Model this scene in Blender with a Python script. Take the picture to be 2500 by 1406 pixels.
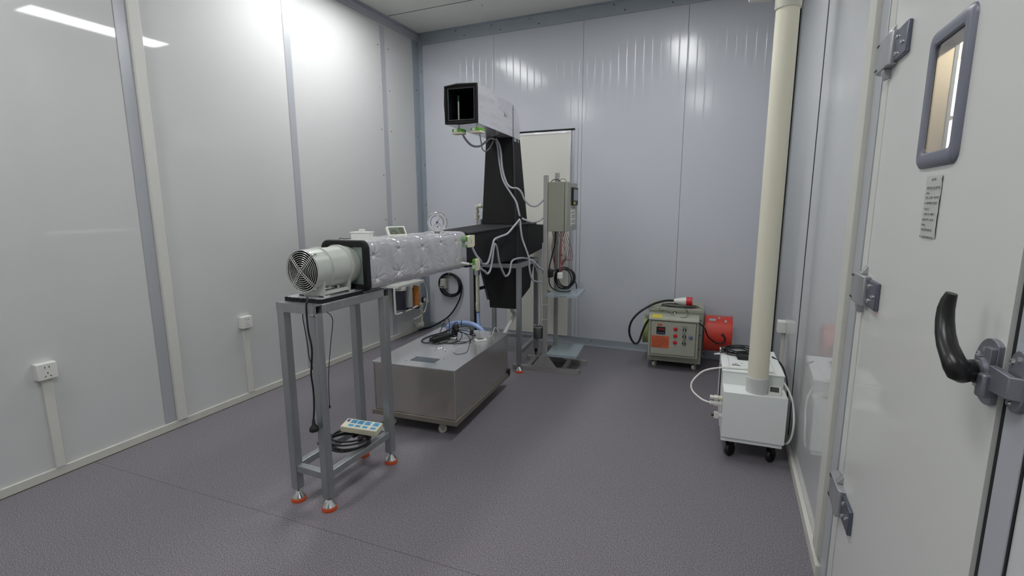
import bpy, bmesh, math, random
from mathutils import Vector, Matrix
from math import sin, cos, pi, radians
random.seed(7)
SC = bpy.context.scene
for o in list(bpy.data.objects): bpy.data.objects.remove(o)
COL = SC.collection

# ------------------------------------------------------------------ camera
CAM_H = 1.447
cd = bpy.data.cameras.new('camera'); cam = bpy.data.objects.new('camera', cd); COL.objects.link(cam)
cd.sensor_width = 36; cd.lens = 1204.93 / 2500 * 36; cd.clip_start = .02; cd.clip_end = 60
_yaw, _pitch, _roll = -.4126, -.1671, -.0043
_f = Vector((sin(_yaw) * cos(_pitch), cos(_yaw) * cos(_pitch), sin(_pitch)))
_r = Vector((cos(_yaw), -sin(_yaw), 0)); _u = _r.cross(_f)
_r, _u = _r * cos(_roll) + _u * sin(_roll), _u * cos(_roll) - _r * sin(_roll)
_m = Matrix((_r, _u, -_f)).transposed().to_4x4(); _m.translation = (0, 0, CAM_H)
cam.matrix_world = _m
SC.camera = cam
# ------------------------------------------------------------------ world, exposure
w = bpy.data.worlds.new('world'); SC.world = w; w.use_nodes = True
w.node_tree.nodes['Background'].inputs[0].default_value = (.5, .52, .55, 1)
w.node_tree.nodes['Background'].inputs[1].default_value = .3
SC.view_settings.view_transform = 'Standard'; SC.view_settings.look = 'None'
SC.view_settings.exposure = 0.0; SC.view_settings.gamma = 1; SC.view_settings.use_curve_mapping = False
LAMP_STRENGTH = 21
LAMP_COLOR = (.985, 1, 1)
XL, XR, YB, YF, H = -3.27, .412, 4.908, -1.6, 3.289      # the room: left, right, back wall, wall behind the camera, ceiling

# ------------------------------------------------------------------ materials
def lin(c):
    return tuple(((v / 255) / 12.92 if v / 255 <= .04045 else ((v / 255 + .055) / 1.055) ** 2.4) for v in c) + (1,)
MATS = {}
def mat(name, col, rough=.5, metal=0., spec=.5, noise=0., nscale=20., bump=0., bscale=60., emit=None, alpha=1., trans=0., coat=0., stretch=None):
    if name in MATS: return MATS[name]
    m = bpy.data.materials.new(name); m.use_nodes = True; nt = m.node_tree; b = nt.nodes['Principled BSDF']
    b.inputs['Base Color'].default_value = lin(col); b.inputs['Roughness'].default_value = rough
    b.inputs['Metallic'].default_value = metal; b.inputs['Specular IOR Level'].default_value = spec
    b.inputs['Alpha'].default_value = alpha; b.inputs['Transmission Weight'].default_value = trans
    b.inputs['Coat Weight'].default_value = coat; b.inputs['Coat Roughness'].default_value = .08
    if emit:
        b.inputs['Emission Color'].default_value = (*emit[:3], 1); b.inputs['Emission Strength'].default_value = emit[3]
    if noise or bump:
        tc = nt.nodes.new('ShaderNodeTexCoord'); mp = nt.nodes.new('ShaderNodeMapping')
        nt.links.new(tc.outputs['Object'], mp.inputs[0])
        if stretch: mp.inputs['Scale'].default_value = stretch
    if noise:
        n = nt.nodes.new('ShaderNodeTexNoise'); n.inputs['Scale'].default_value = nscale; n.inputs['Detail'].default_value = 4
        nt.links.new(mp.outputs[0], n.inputs['Vector'])
        mx = nt.nodes.new('ShaderNodeMix'); mx.data_type = 'RGBA'
        c = lin(col); mx.inputs['A'].default_value = tuple(v * (1 - noise) for v in c[:3]) + (1,)
        mx.inputs['B'].default_value = tuple(min(1, v * (1 + noise)) for v in c[:3]) + (1,)
        nt.links.new(n.outputs['Fac'], mx.inputs['Factor']); nt.links.new(mx.outputs['Result'], b.inputs['Base Color'])
    if bump:
        n = nt.nodes.new('ShaderNodeTexNoise'); n.inputs['Scale'].default_value = bscale; n.inputs['Detail'].default_value = 3
        nt.links.new(mp.outputs[0], n.inputs['Vector'])
        bp = nt.nodes.new('ShaderNodeBump'); bp.inputs['Strength'].default_value = bump; bp.inputs['Distance'].default_value = .01
        nt.links.new(n.outputs['Fac'], bp.inputs['Height']); nt.links.new(bp.outputs[0], b.inputs['Normal'])
    MATS[name] = m; return m

def wall_mat(name, col, rough, bump=.0, ribs=None, spec=.5, coat=0):
    """enamelled sheet steel with faint large-scale unevenness and, on the back wall, fine vertical ribs"""
    m = bpy.data.materials.new(name); m.use_nodes = True; nt = m.node_tree; b = nt.nodes['Principled BSDF']
    b.inputs['Base Color'].default_value = lin(col); b.inputs['Roughness'].default_value = rough; b.inputs['Specular IOR Level'].default_value = spec
    b.inputs['Coat Weight'].default_value = coat; b.inputs['Coat Roughness'].default_value = .035
    tc = nt.nodes.new('ShaderNodeTexCoord')
    n = nt.nodes.new('ShaderNodeTexNoise'); n.inputs['Scale'].default_value = 2.2; n.inputs['Detail'].default_value = 1
    nt.links.new(tc.outputs['Object'], n.inputs['Vector'])
    bp = nt.nodes.new('ShaderNodeBump'); bp.inputs['Strength'].default_value = bump; bp.inputs['Distance'].default_value = .02
    nt.links.new(n.outputs['Fac'], bp.inputs['Height'])
    last = bp
    if ribs:
        sp = nt.nodes.new('ShaderNodeSeparateXYZ'); nt.links.new(tc.outputs['Object'], sp.inputs[0])
        a = nt.nodes.new('ShaderNodeMath'); a.operation = 'DIVIDE'; a.inputs[1].default_value = ribs; nt.links.new(sp.outputs[0], a.inputs[0])
        fr = nt.nodes.new('ShaderNodeMath'); fr.operation = 'FRACT'; nt.links.new(a.outputs[0], fr.inputs[0])
        s = nt.nodes.new('ShaderNodeMapRange'); s.interpolation_type = 'SMOOTHSTEP'
        s.inputs['From Min'].default_value = .0; s.inputs['From Max'].default_value = .07
        nt.links.new(fr.outputs[0], s.inputs['Value'])
        s2 = nt.nodes.new('ShaderNodeMapRange'); s2.interpolation_type = 'SMOOTHSTEP'
        s2.inputs['From Min'].default_value = .9; s2.inputs['From Max'].default_value = 1.; s2.inputs['To Min'].default_value = 1; s2.inputs['To Max'].default_value = 0
        nt.links.new(fr.outputs[0], s2.inputs['Value'])
        mu = nt.nodes.new('ShaderNodeMath'); mu.operation = 'MULTIPLY'; nt.links.new(s.outputs[0], mu.inputs[0]); nt.links.new(s2.outputs[0], mu.inputs[1])
        b2 = nt.nodes.new('ShaderNodeBump'); b2.inputs['Strength'].default_value = .8; b2.inputs['Distance'].default_value = .0015
        nt.links.new(mu.outputs[0], b2.inputs['Height']); nt.links.new(bp.outputs[0], b2.inputs['Normal']); nt.links.new(b2.outputs[0], b.inputs['Coat Normal'])
    nt.links.new(last.outputs[0], b.inputs['Normal'])
    MATS[name] = m; return m

def floor_mat():
    m = bpy.data.materials.new('vinyl floor'); m.use_nodes = True; nt = m.node_tree; b = nt.nodes['Principled BSDF']
    b.inputs['Roughness'].default_value = .42; b.inputs['Specular IOR Level'].default_value = .35
    tc = nt.nodes.new('ShaderNodeTexCoord')
    def noise(sc, det=2):
        n = nt.nodes.new('ShaderNodeTexNoise'); n.inputs['Scale'].default_value = sc; n.inputs['Detail'].default_value = det
        nt.links.new(tc.outputs['Object'], n.inputs['Vector']); return n
    n1 = noise(270); r1 = nt.nodes.new('ShaderNodeValToRGB')
    e = r1.color_ramp.elements; e[0].position = .34; e[0].color = lin((66, 62, 68)); e[1].position = .67; e[1].color = lin((180, 174, 183))
    k = e.new(.44); k.color = lin((112, 108, 114)); k = e.new(.57); k.color = lin((128, 123, 130))
    nt.links.new(n1.outputs['Fac'], r1.inputs[0])
    n2 = noise(1.3, 3); r2 = nt.nodes.new('ShaderNodeMapRange'); r2.inputs['To Min'].default_value = .93; r2.inputs['To Max'].default_value = 1.05
    nt.links.new(n2.outputs['Fac'], r2.inputs['Value'])
    mu = nt.nodes.new('ShaderNodeMix'); mu.data_type = 'RGBA'; mu.blend_type = 'MULTIPLY'; mu.inputs['Factor'].default_value = 1
    nt.links.new(r1.outputs[0], mu.inputs['A']); nt.links.new(r2.outputs[0], mu.inputs['B'])
    # welded joint between two sheets of vinyl
    sp = nt.nodes.new('ShaderNodeSeparateXYZ'); nt.links.new(tc.outputs['Object'], sp.inputs[0])
    a = nt.nodes.new('ShaderNodeMath'); a.operation = 'MULTIPLY_ADD'; a.inputs[1].default_value = -.037; a.inputs[2].default_value = -1.446 - .037 * 3.27
    nt.links.new(sp.outputs[0], a.inputs[0])
    s = nt.nodes.new('ShaderNodeMath'); s.operation = 'ADD'; nt.links.new(sp.outputs[1], s.inputs[0]); nt.links.new(a.outputs[0], s.inputs[1])
    ab = nt.nodes.new('ShaderNodeMath'); ab.operation = 'ABSOLUTE'; nt.links.new(s.outputs[0], ab.inputs[0])
    lt = nt.nodes.new('ShaderNodeMath'); lt.operation = 'LESS_THAN'; lt.inputs[1].default_value = .0011; nt.links.new(ab.outputs[0], lt.inputs[0])
    m2 = nt.nodes.new('ShaderNodeMix'); m2.data_type = 'RGBA'; m2.inputs['B'].default_value = lin((66, 60, 62))
    nt.links.new(lt.outputs[0], m2.inputs['Factor']); nt.links.new(mu.outputs['Result'], m2.inputs['A'])
    # scuff marks
    vo = nt.nodes.new('ShaderNodeTexVoronoi'); vo.inputs['Scale'].default_value = 3.1; nt.links.new(tc.outputs['Object'], vo.inputs['Vector'])
    l3 = nt.nodes.new('ShaderNodeMath'); l3.operation = 'LESS_THAN'; l3.inputs[1].default_value = .014; nt.links.new(vo.outputs['Distance'], l3.inputs[0])
    m3 = nt.nodes.new('ShaderNodeMix'); m3.data_type = 'RGBA'; m3.inputs['B'].default_value = lin((40, 36, 38))
    nt.links.new(l3.outputs[0], m3.inputs['Factor']); nt.links.new(m2.outputs['Result'], m3.inputs['A'])
    nt.links.new(m3.outputs['Result'], b.inputs['Base Color'])
    bp = nt.nodes.new('ShaderNodeBump'); bp.inputs['Strength'].default_value = .05; bp.inputs['Distance'].default_value = .001
    nt.links.new(n1.outputs['Fac'], bp.inputs['Height']); nt.links.new(bp.outputs[0], b.inputs['Normal'])
    return m

def foil_mat(name='silver foil', quilt=True):
    m = bpy.data.materials.new(name); m.use_nodes = True; nt = m.node_tree; b = nt.nodes['Principled BSDF']
    b.inputs['Base Color'].default_value = lin((220, 219, 224)); b.inputs['Roughness'].default_value = .22; b.inputs['Metallic'].default_value = .62
    tc = nt.nodes.new('ShaderNodeTexCoord')
    mp = nt.nodes.new('ShaderNodeMapping'); mp.inputs['Scale'].default_value = (1, 1, 1); nt.links.new(tc.outputs['Object'], mp.inputs[0])
    mg = nt.nodes.new('ShaderNodeTexNoise'); mg.inputs['Scale'].default_value = 7; mg.inputs['Detail'].default_value = 3; mg.inputs['Distortion'].default_value = .6
    nt.links.new(mp.outputs[0], mg.inputs['Vector'])
    sp = nt.nodes.new('ShaderNodeSeparateXYZ'); nt.links.new(tc.outputs['Object'], sp.inputs[0])
    def mt(op, a, b=None, c=None):
        n = nt.nodes.new('ShaderNodeMath'); n.operation = op
        for i, v in enumerate((a, b, c)):
            if v is None: continue
            if isinstance(v, (int, float)): n.inputs[i].default_value = v
            else: nt.links.new(v, n.inputs[i])
        return n.outputs[0]
    Y, Z = sp.outputs[1], sp.outputs[2]
    def creases(slope, pitch, lo):
        ph = mt('DIVIDE', mt('ADD', mt('MULTIPLY', Y, slope), Z), pitch)
        fr = mt('ABSOLUTE', mt('SUBTRACT', mt('FRACT', ph), .5))
        ln = mt('MAXIMUM', mt('SUBTRACT', 1, mt('MULTIPLY', fr, 9)), 0)
        nz = nt.nodes.new('ShaderNodeTexNoise'); nz.inputs['Scale'].default_value = lo; nz.inputs['Detail'].default_value = 1
        mm = nt.nodes.new('ShaderNodeMapping'); mm.inputs['Rotation'].default_value = (math.atan(slope), 0, 0); mm.inputs['Scale'].default_value = (1, .6, 5)
        nt.links.new(tc.outputs['Object'], mm.inputs[0]); nt.links.new(mm.outputs[0], nz.inputs['Vector'])
        k = mt('MINIMUM', mt('MAXIMUM', mt('MULTIPLY', mt('SUBTRACT', nz.outputs['Fac'], .52), 12), 0), 1)
        return mt('MULTIPLY', ln, k)
    zone = mt('MULTIPLY', mt('ADD', mt('SINE', mt('ADD', mt('MULTIPLY', Y, 26), .8)), .25), 4)
    za = mt('MINIMUM', mt('MAXIMUM', zone, 0), 1); zb = mt('MINIMUM', mt('MAXIMUM', mt('MULTIPLY', zone, -1), 0), 1)
    band = mt('MINIMUM', mt('MAXIMUM', mt('MULTIPLY', mt('SUBTRACT', .078, mt('ABSOLUTE', mt('SUBTRACT', Z, .092))), 40), .0), 1)
    cr = mt('MULTIPLY', mt('ADD', mt('MULTIPLY', creases(-.45, .021, 7), za), mt('MULTIPLY', creases(.42, .026, 6), zb)), band)
    if not quilt: cr = mt('MULTIPLY', mt('ADD', creases(-.55, .016, 5), creases(.9, .03, 6)), .6)
    b1 = nt.nodes.new('ShaderNodeBump'); b1.inputs['Strength'].default_value = .18; b1.inputs['Distance'].default_value = .02; nt.links.new(mg.outputs['Fac'], b1.inputs['Height'])
    b2 = nt.nodes.new('ShaderNodeBump'); b2.inputs['Strength'].default_value = .85; b2.inputs['Distance'].default_value = .0016
    nt.links.new(cr, b2.inputs['Height']); nt.links.new(b1.outputs[0], b2.inputs['Normal']); nt.links.new(b2.outputs[0], b.inputs['Normal'])
    return m

M_left = wall_mat('enamelled panel left', (209, 210, 209), .6, .012, coat=.9, spec=.1)
M_right = wall_mat('enamelled panel right', (208, 210, 210), .5, .012, coat=.8, spec=.15)
M_door = wall_mat('door enamel', (212, 213, 209), .45, .015, coat=.4, spec=.2)
M_back = wall_mat('enamelled panel back', (196, 199, 207), .5, .10, ribs=.077, coat=.8, spec=.15)
M_back.node_tree.nodes['Principled BSDF'].inputs['Coat Roughness'].default_value = .15
M_ceil = wall_mat('enamelled panel ceiling', (222, 221, 215), .5, .02)
M_floor = floor_mat()
M_foil = foil_mat()
M_foil2 = foil_mat('silver foil crinkled', False)
M_cream = mat('cream panel', (214, 212, 204), .4)
M_galv = mat('galvanised trim', (166, 174, 182), .38, .35, noise=.10, nscale=9)
M_alu = mat('anodised strip', (186, 189, 195), .3, .2)
M_pvcw = mat('white trunking', (216, 215, 209), .45, noise=.03, nscale=30)
M_skirt = mat('skirting plastic', (208, 207, 199), .45, noise=.05, nscale=14)
M_gap = mat('dark joint', (22, 24, 26), .8)
M_zinc = mat('zinc tube', (158, 161, 162), .33, .6, noise=.2, nscale=5, stretch=(6, 6, .6))
M_steel = mat('stainless sheet', (188, 184, 178), .26, .85, noise=.12, nscale=2.4, stretch=(1, 1, 3))
M_steeltop = mat('stainless lid', (204, 205, 206), .13, .6)
M_chrome = mat('chrome', (215, 215, 215), .12, 1.)
M_orange = mat('orange rubber', (214, 84, 38), .55)
M_black = mat('black rubber', (16, 16, 19), .55)
M_cable = mat('black cable', (14, 14, 17), .42)
M_foam = mat('black foam', (10, 10, 13), .75, bump=.08, bscale=120)
M_foamt = mat('black foam tape', (50, 50, 54), .55)
M_liner = mat('duct liner', (22, 24, 28), .5)
M_fan = mat('fan enamel', (190, 194, 187), .32, coat=.3)
M_wire = mat('grille wire', (222, 222, 218), .25, .6)
M_galvp = mat('galvanised plate', (156, 168, 164), .4, .5, noise=.15, nscale=30)
M_white = mat('white plastic', (226, 226, 220), .4)
M_offw = mat('ivory plastic', (216, 212, 188), .45)
M_green = mat('green plastic', (96, 170, 50), .45)
M_lcd = mat('lcd glass', (112, 122, 106), .55, spec=.15)
M_lcdd = mat('lcd segment', (42, 50, 46), .5)
M_blue = mat('blue ink', (40, 50, 140), .4)
M_blue2 = mat('socket blue', (80, 160, 205), .45)
M_cond = mat('grey conduit', (166, 166, 173), .5)
M_hoseb = mat('blue hose', (158, 182, 230), .35)
M_pvc = mat('pvc pipe', (206, 204, 190), .42)
M_pipe = mat('cream drain pipe', (232, 228, 208), .42, noise=.04, nscale=3, stretch=(1, 1, .3))
M_slv = mat('pale sleeve', (206, 208, 206), .4)
M_hum = mat('white powder coat', (238, 242, 240), .35)
M_heat = mat('heater paint', (160, 162, 146), .42)
M_heatd = mat('heater paint panel', (166, 168, 154), .4)
M_red = mat('red enamel', (198, 60, 46), .38)
M_redp = mat('red plastic', (200, 22, 34), .35)
M_lime = mat('pale green duct', (158, 170, 104), .45)
M_boxp = mat('control box paint', (142, 143, 130), .45)
M_boxd = mat('control box door paint', (152, 153, 143), .45)
M_paper = mat('paper', (214, 214, 206), .6)
M_film = mat('taped paper', (190, 191, 186), .35)
M_ink = mat('ink', (46, 46, 50), .6)
M_ink2 = mat('faded ink', (120, 120, 120), .6)
M_ink3 = mat('faint print', (138, 138, 136), .6)
M_screen = mat('touch screen', (110, 110, 128), .15)
M_redw = mat('red wire', (120, 56, 62), .5)
M_pinkw = mat('pink wire', (160, 96, 98), .5)
M_orgl = mat('orange label', (206, 100, 60), .5)
M_yel = mat('yellow label', (204, 190, 60), .5)
M_amber = mat('amber filter', (196, 122, 44), .35, bump=.0)
M_dkfil = mat('dark filter housing', (58, 62, 74), .25)
M_cast = mat('cast zinc', (142, 144, 152), .48, .7)
M_hingep = mat('hinge plate', (112, 116, 130), .3, .8)
M_hing = mat('hinge metal', (176, 178, 180), .4, .6)
M_wfr = mat('grey window frame', (112, 115, 128), .4)
M_glass = mat('window glass', (245, 248, 248), .02, trans=1.)
M_handle = mat('black handle grip', (18, 17, 19), .35)
M_wheel = mat('caster tyre', (206, 202, 188), .45)
M_lamp = mat('lamp diffuser', (250, 250, 250), .5, emit=(*LAMP_COLOR, LAMP_STRENGTH))
M_warm = mat('brushed warm metal', (196, 184, 160), .3, .7)
M_dirt = mat('dirty sealant', (84, 76, 60), .8)
M_crys = mat('clear plate', (172, 186, 194), .18, .3)
M_rack = mat('rack steel', (172, 170, 167), .34, .5, noise=.06, nscale=6)
M_inkb = mat('dark blue panel', (26, 28, 46), .3)
M_smudge = mat('green marker stain', (110, 150, 112), .4)

# ------------------------------------------------------------------ mesh builder
class MB:
    def __init__(s): s.v = []; s.f = []
    def add(s, vs, fs):
        n = len(s.v); s.v += [Vector(v) for v in vs]; s.f += [tuple(i + n for i in f) for f in fs]; return s
    def box(s, x0, y0, z0, x1, y1, z1):
        return s.add([(x0, y0, z0), (x1, y0, z0), (x1, y1, z0), (x0, y1, z0), (x0, y0, z1), (x1, y0, z1), (x1, y1, z1), (x0, y1, z1)],
                     [(0, 3, 2, 1), (4, 5, 6, 7), (0, 1, 5, 4), (1, 2, 6, 5), (2, 3, 7, 6), (3, 0, 4, 7)])
    def obox(s, c, size, rot=(0, 0, 0)):
        R = Matrix.Rotation(rot[2], 3, 'Z') @ Matrix.Rotation(rot[1], 3, 'Y') @ Matrix.Rotation(rot[0], 3, 'X')
        a, b, d = (v / 2 for v in size); t = MB().box(-a, -b, -d, a, b, d)
        return s.add([Vector(c) + R @ v for v in t.v], t.f)
    def hexa(s, bot, top):
        return s.add(list(bot) + list(top), [(0, 3, 2, 1), (4, 5, 6, 7), (0, 1, 5, 4), (1, 2, 6, 5), (2, 3, 7, 6), (3, 0, 4, 7)])
    def prism(s, poly, axis, a, b):
        def P(u, v, t): return {'x': (t, u, v), 'y': (u, t, v), 'z': (u, v, t)}[axis]
        n = len(poly)
        return s.add([P(u, v, a) for u, v in poly] + [P(u, v, b) for u, v in poly],
                     [tuple(range(n))[::-1], tuple(range(n, 2 * n))] + [(i, (i + 1) % n, n + (i + 1) % n, n + i) for i in range(n)])
    def frame(s, p0, p1):
        d = (Vector(p1) - Vector(p0)).normalized(); a = d.orthogonal().normalized(); return d, a, d.cross(a)
    def lathe(s, prof, o, axis=(0, 0, 1), n=32, cap=True):
        o = Vector(o); d = Vector(axis).normalized(); a = d.orthogonal().normalized(); b = d.cross(a)
        vs = []; fs = []
        for r, h in prof:
            for i in range(n):
                t = 2 * pi * i / n; vs.append(o + d * h + (a * cos(t) + b * sin(t)) * r)
        for k in range(len(prof) - 1):
            for i in range(n):
                j = (i + 1) % n; fs.append((k * n + i, k * n + j, (k + 1) * n + j, (k + 1) * n + i))
        if cap: fs.append(tuple(range(n))[::-1]); fs.append(tuple(range((len(prof) - 1) * n, len(prof) * n)))
        return s.add(vs, fs)
    def cyl(s, p0, p1, r0, r1=None, n=24, cap=True):
        L = (Vector(p1) - Vector(p0)).length
        return s.lathe([(r0, 0), (r0 if r1 is None else r1, L)], p0, Vector(p1) - Vector(p0), n, cap)
    def tube(s, pts, r, n=8, closed=False, res=8, smooth=True):
        P = [Vector(p) for p in pts]
        if smooth:
            Q = []; m = len(P)
            rng = range(m if closed else m - 1)
            for i in rng:
                g = (lambda k: P[k % m]) if closed else (lambda k: P[min(max(k, 0), m - 1)])
                a, b, c, d = g(i - 1), g(i), g(i + 1), g(i + 2)
                for t in range(res):
                    t /= res
                    Q.append(.5 * ((2 * b) + (c - a) * t + (2 * a - 5 * b + 4 * c - d) * t * t + (3 * b - a - 3 * c + d) * t ** 3))
            if not closed: Q.append(P[-1])
            P = Q
        m = len(P); vs = []; fs = []; up = None
        for i in range(m):
            if closed: t = P[(i + 1) % m] - P[i - 1]
            else: t = P[min(i + 1, m - 1)] - P[max(i - 1, 0)]
            if t.length < 1e-9: t = Vector((0, 0, 1))
            t.normalize()
            if up is None: up = t.orthogonal().normalized()
            up = (up - t * up.dot(t))
            if up.length < 1e-6: up = t.orthogonal()
            up.normalize(); sd = t.cross(up)
            for k in range(n):
                an = 2 * pi * k / n; vs.append(P[i] + (up * cos(an) + sd * sin(an)) * r)
        for i in range(m if closed else m - 1):
            j = (i + 1) % m
            for k in range(n):
                l = (k + 1) % n; fs.append((i * n + k, i * n + l, j * n + l, j * n + k))
        if not closed: fs.append(tuple(range(n))[::-1]); fs.append(tuple(range((m - 1) * n, m * n)))
        return s.add(vs, fs)
    def ring(s, c, R, r, axis=(0, 0, 1), n=40, k=6):
        d = Vector(axis).normalized(); a = d.orthogonal().normalized(); b = d.cross(a)
        return s.tube([Vector(c) + (a * cos(2 * pi * i / n) + b * sin(2 * pi * i / n)) * R for i in range(n)], r, k, True, smooth=False)
    def build(s, name, m, parent=None, world=False, bevel=0., smooth=35, base=None):
        vs = s.v
        if parent is not None and world:
            root = parent
            while root.parent: root = root.parent
            inv = root_matrix(root).inverted(); vs = [inv @ v for v in vs]
        off = Vector((0, 0, 0))
        if parent is None and base is None:
            xs = [v.x for v in vs]; ys = [v.y for v in vs]; zs = [v.z for v in vs]
            base = ((min(xs) + max(xs)) / 2, (min(ys) + max(ys)) / 2, min(zs))
        if base is not None: off = Vector(base)
        me = bpy.data.meshes.new(name); me.from_pydata([tuple(v - off) for v in vs], [], s.f); me.update()
        bm = bmesh.new(); bm.from_mesh(me); bmesh.ops.recalc_face_normals(bm, faces=bm.faces); bm.to_mesh(me); bm.free()
        if smooth:
            for p in me.polygons: p.use_smooth = True
            me.set_sharp_from_angle(angle=radians(smooth))
        me.materials.append(m)
        o = bpy.data.objects.new(name, me); COL.objects.link(o); o.location = off
        if parent is not None: o.parent = parent
        if bevel:
            bv = o.modifiers.new('bevel', 'BEVEL'); bv.width = bevel; bv.segments = 3; bv.limit_method = 'ANGLE'; bv.angle_limit = radians(40)
            bv.harden_normals = False
        return o
def root_matrix(o):
    return Matrix.Translation(o.location) @ o.rotation_euler.to_matrix().to_4x4()
def tag(o, label=None, cat=None, group=None, kind=None):
    if label: o['label'] = label
    if cat: o['category'] = cat
    if group: o['group'] = group
    if kind: o['kind'] = kind
    return o
def thing(name, label, cat, loc=(0, 0, 0), rz=0., rot=None, group=None):
    o = bpy.data.objects.new(name, None); COL.objects.link(o); o.empty_display_size = .05
    o.location = loc; o.rotation_euler = rot if rot else (0, 0, rz)
    return tag(o, label, cat, group)
def struct(name, mb, m, parent=None, **k):
    o = mb.build(name, m, parent, **k)
    if parent is None: o['kind'] = 'structure'
    return o
def dup(root, loc, rot=(0, 0, 0), label=None, group=None):
    r = root.copy(); COL.objects.link(r); r.location = loc; r.rotation_euler = rot
    if label: r['label'] = label
    if group: r['group'] = group
    for ch in list(root.children):
        c = ch.copy(); COL.objects.link(c); c.parent = r
        for g in list(ch.children):
            d = g.copy(); COL.objects.link(d); d.parent = c
    return r
def rb(o, a, lx, ly, z):
    return Vector((o[0] + lx * cos(a) - ly * sin(a), o[1] + lx * sin(a) + ly * cos(a), z))
def scribble(mb, o, du, dv, nrm, rows, seed=1, th=.0006, w=.0012):
    """rows of tiny unreadable print: o = upper left, du / dv = unit vectors along a line and down the page; rows = (offset down, start, end, height)"""
    rd = random.Random(seed); o = Vector(o); du = Vector(du); dv = Vector(dv); n = Vector(nrm)
    for (dn, s0, s1, hh) in rows:
        t = s0
        while t < s1:
            ww = hh * rd.uniform(.55, .9)
            if rd.random() < .12: t += ww; continue
            for q in range(3):
                if rd.random() < .5:
                    a = o + du * (t + rd.uniform(0, ww * .6)) + dv * dn; b = a + dv * hh * rd.uniform(.6, 1)
                    c = du * w
                else:
                    a = o + du * t + dv * (dn + rd.uniform(0, hh)); b = a + du * ww * rd.uniform(.6, 1); c = dv * w
                vs = [a, b, b + c, a + c]
                mb.hexa(vs, [v + n * th for v in vs])
            t += ww + hh * .18
    return mb

# ================================================================== ROOM SHELL
T = .08
DY0, DY1, DZ = .974, 1.952, 2.28      # doorway in the right wall
struct('floor', MB().box(XL - T, YF - T, -.06, XR + T, YB + T, 0), M_floor, base=(0, 0, 0))
struct('ceiling', MB().box(XL - T, YF - T, H, XR + T, YB + T, H + T), M_ceil)
# left wall: sheets butted with a 2 mm joint
def wall_panels(name, m, axis, pos, th, cuts, z1=H, gap=.0025):
    mb = MB()
    for a, b in zip(cuts[:-1], cuts[1:]):
        if axis == 'x': mb.box(min(pos, pos + th), a + gap / 2, 0, max(pos, pos + th), b - gap / 2, z1)
        else: mb.box(a + gap / 2, min(pos, pos + th), 0, b - gap / 2, max(pos, pos + th), z1)
    return struct(name, mb, m, smooth=0)
wl = wall_panels('wall_left', M_left, 'x', XL, -T, [YF, .66, 1.857, 3.055, 4.24, YB])
wb = wall_panels('wall_back', M_back, 'y', YB, T, [XL, -2.343, -1.389, -.438, XR], gap=.003)
wf = struct('wall_front', MB().box(XL, YF - T, 0, XR, YF, H), M_left)
mb = MB()
for a, b, z0 in ((YF, -.25, 0), (-.25, DY0 - .072, 0), (DY0 - .072, DY1 + .1, DZ + .05), (DY1 + .1, 3.264, 0), (3.275, YB, 0)):
    mb.box(XR, a + .001, z0, XR + T, b - .001, H)
struct('wall_right', mb, M_right, smooth=0)
# dark backing seen in the joints
mb = MB()
for y in (.66, 1.857, 3.055, 4.24): mb.box(XL - .02, y - .006, 0, XL - .012, y + .006, H)
struct('trim_1', mb, M_gap, smooth=0)
mb = MB()
for x in (-2.343, -1.389, -.438): mb.box(x - .006, YB + .012, 0, x + .006, YB + .02, H)
struct('trim_2', mb, M_gap, smooth=0)
struct('trim_3', MB().box(XR - .002, 3.259, 0, XR + .02, 3.279, H).box(XR - .011, 4.712, 0, XR - .001, 4.7195, 3.2), M_gap, smooth=0)
# cover strips on the left wall
mb = MB()
for y0, y1 in ((1.8605, 1.925), (3.0585, 3.120), (4.2445, 4.315)):
    mb.box(XL, y0, .05, XL + .003, y1, H - .1)
s = struct('trim_4', mb, M_alu, smooth=0)
# galvanised top channels, corner posts and floor angle
struct('trim_5', MB().box(XL + .03, YB - .012, 3.174, XR, YB, H).box(XL + .03, YB - .05, H - .006, XR, YB, H), M_galv, smooth=0)
mb = MB().box(XL, YF, 3.212, XL + .012, YB, H).box(XL, YF, H - .006, XL + .05, YB, H).box(XL + .012, YF, 3.24, XL + .022, YB, 3.262)
struct('trim_6', mb, M_alu, smooth=0)
struct('trim_7', MB().box(XL, 4.79, 0, XL + .008, YB, 3.212).box(XL, YB - .008, 0, -3.213, YB, 3.174), M_galv, smooth=0)
struct('trim_8', MB().box(.267, YB - .01, 0, XR, YB, 3.174).box(XR - .01, 4.72, 0, XR, YB, 3.2), M_galv, smooth=0)
struct('trim_9', MB().box(-3.213, YB - .006, 0, .267, YB, .068).box(-3.213, YB - .05, 0, .267, YB, .003), M_galv, smooth=0)
struct('trim_10', MB().box(XL + .02, 4.325, H - .003, XR, 4.331, H).box(XL + .02, 4.331, H - .004, XR, 4.40, H), M_ceil, smooth=0)
struct('trim_11', MB().box(XL + .02, 4.320, H - .002, XR, 4.3255, H + .001).box(XL + .02, 3.13, H - .002, XR, 3.133, H + .001), M_gap, smooth=0)
# skirtings
struct('baseboard_left', MB().box(XL, YF, 0, XL + .014, 4.79, .05), M_skirt, bevel=.003)
struct('trim_12', MB().box(XL + .013, YF, 0, XL + .0175, 4.75, .0035), M_dirt, smooth=0)
struct('baseboard_right', MB().box(XR - .02, DY1 + .1, 0, XR, 4.72, .052).box(XR - .02, YF, 0, XR, DY0 - .075, .052), M_skirt, bevel=.003)
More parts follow.
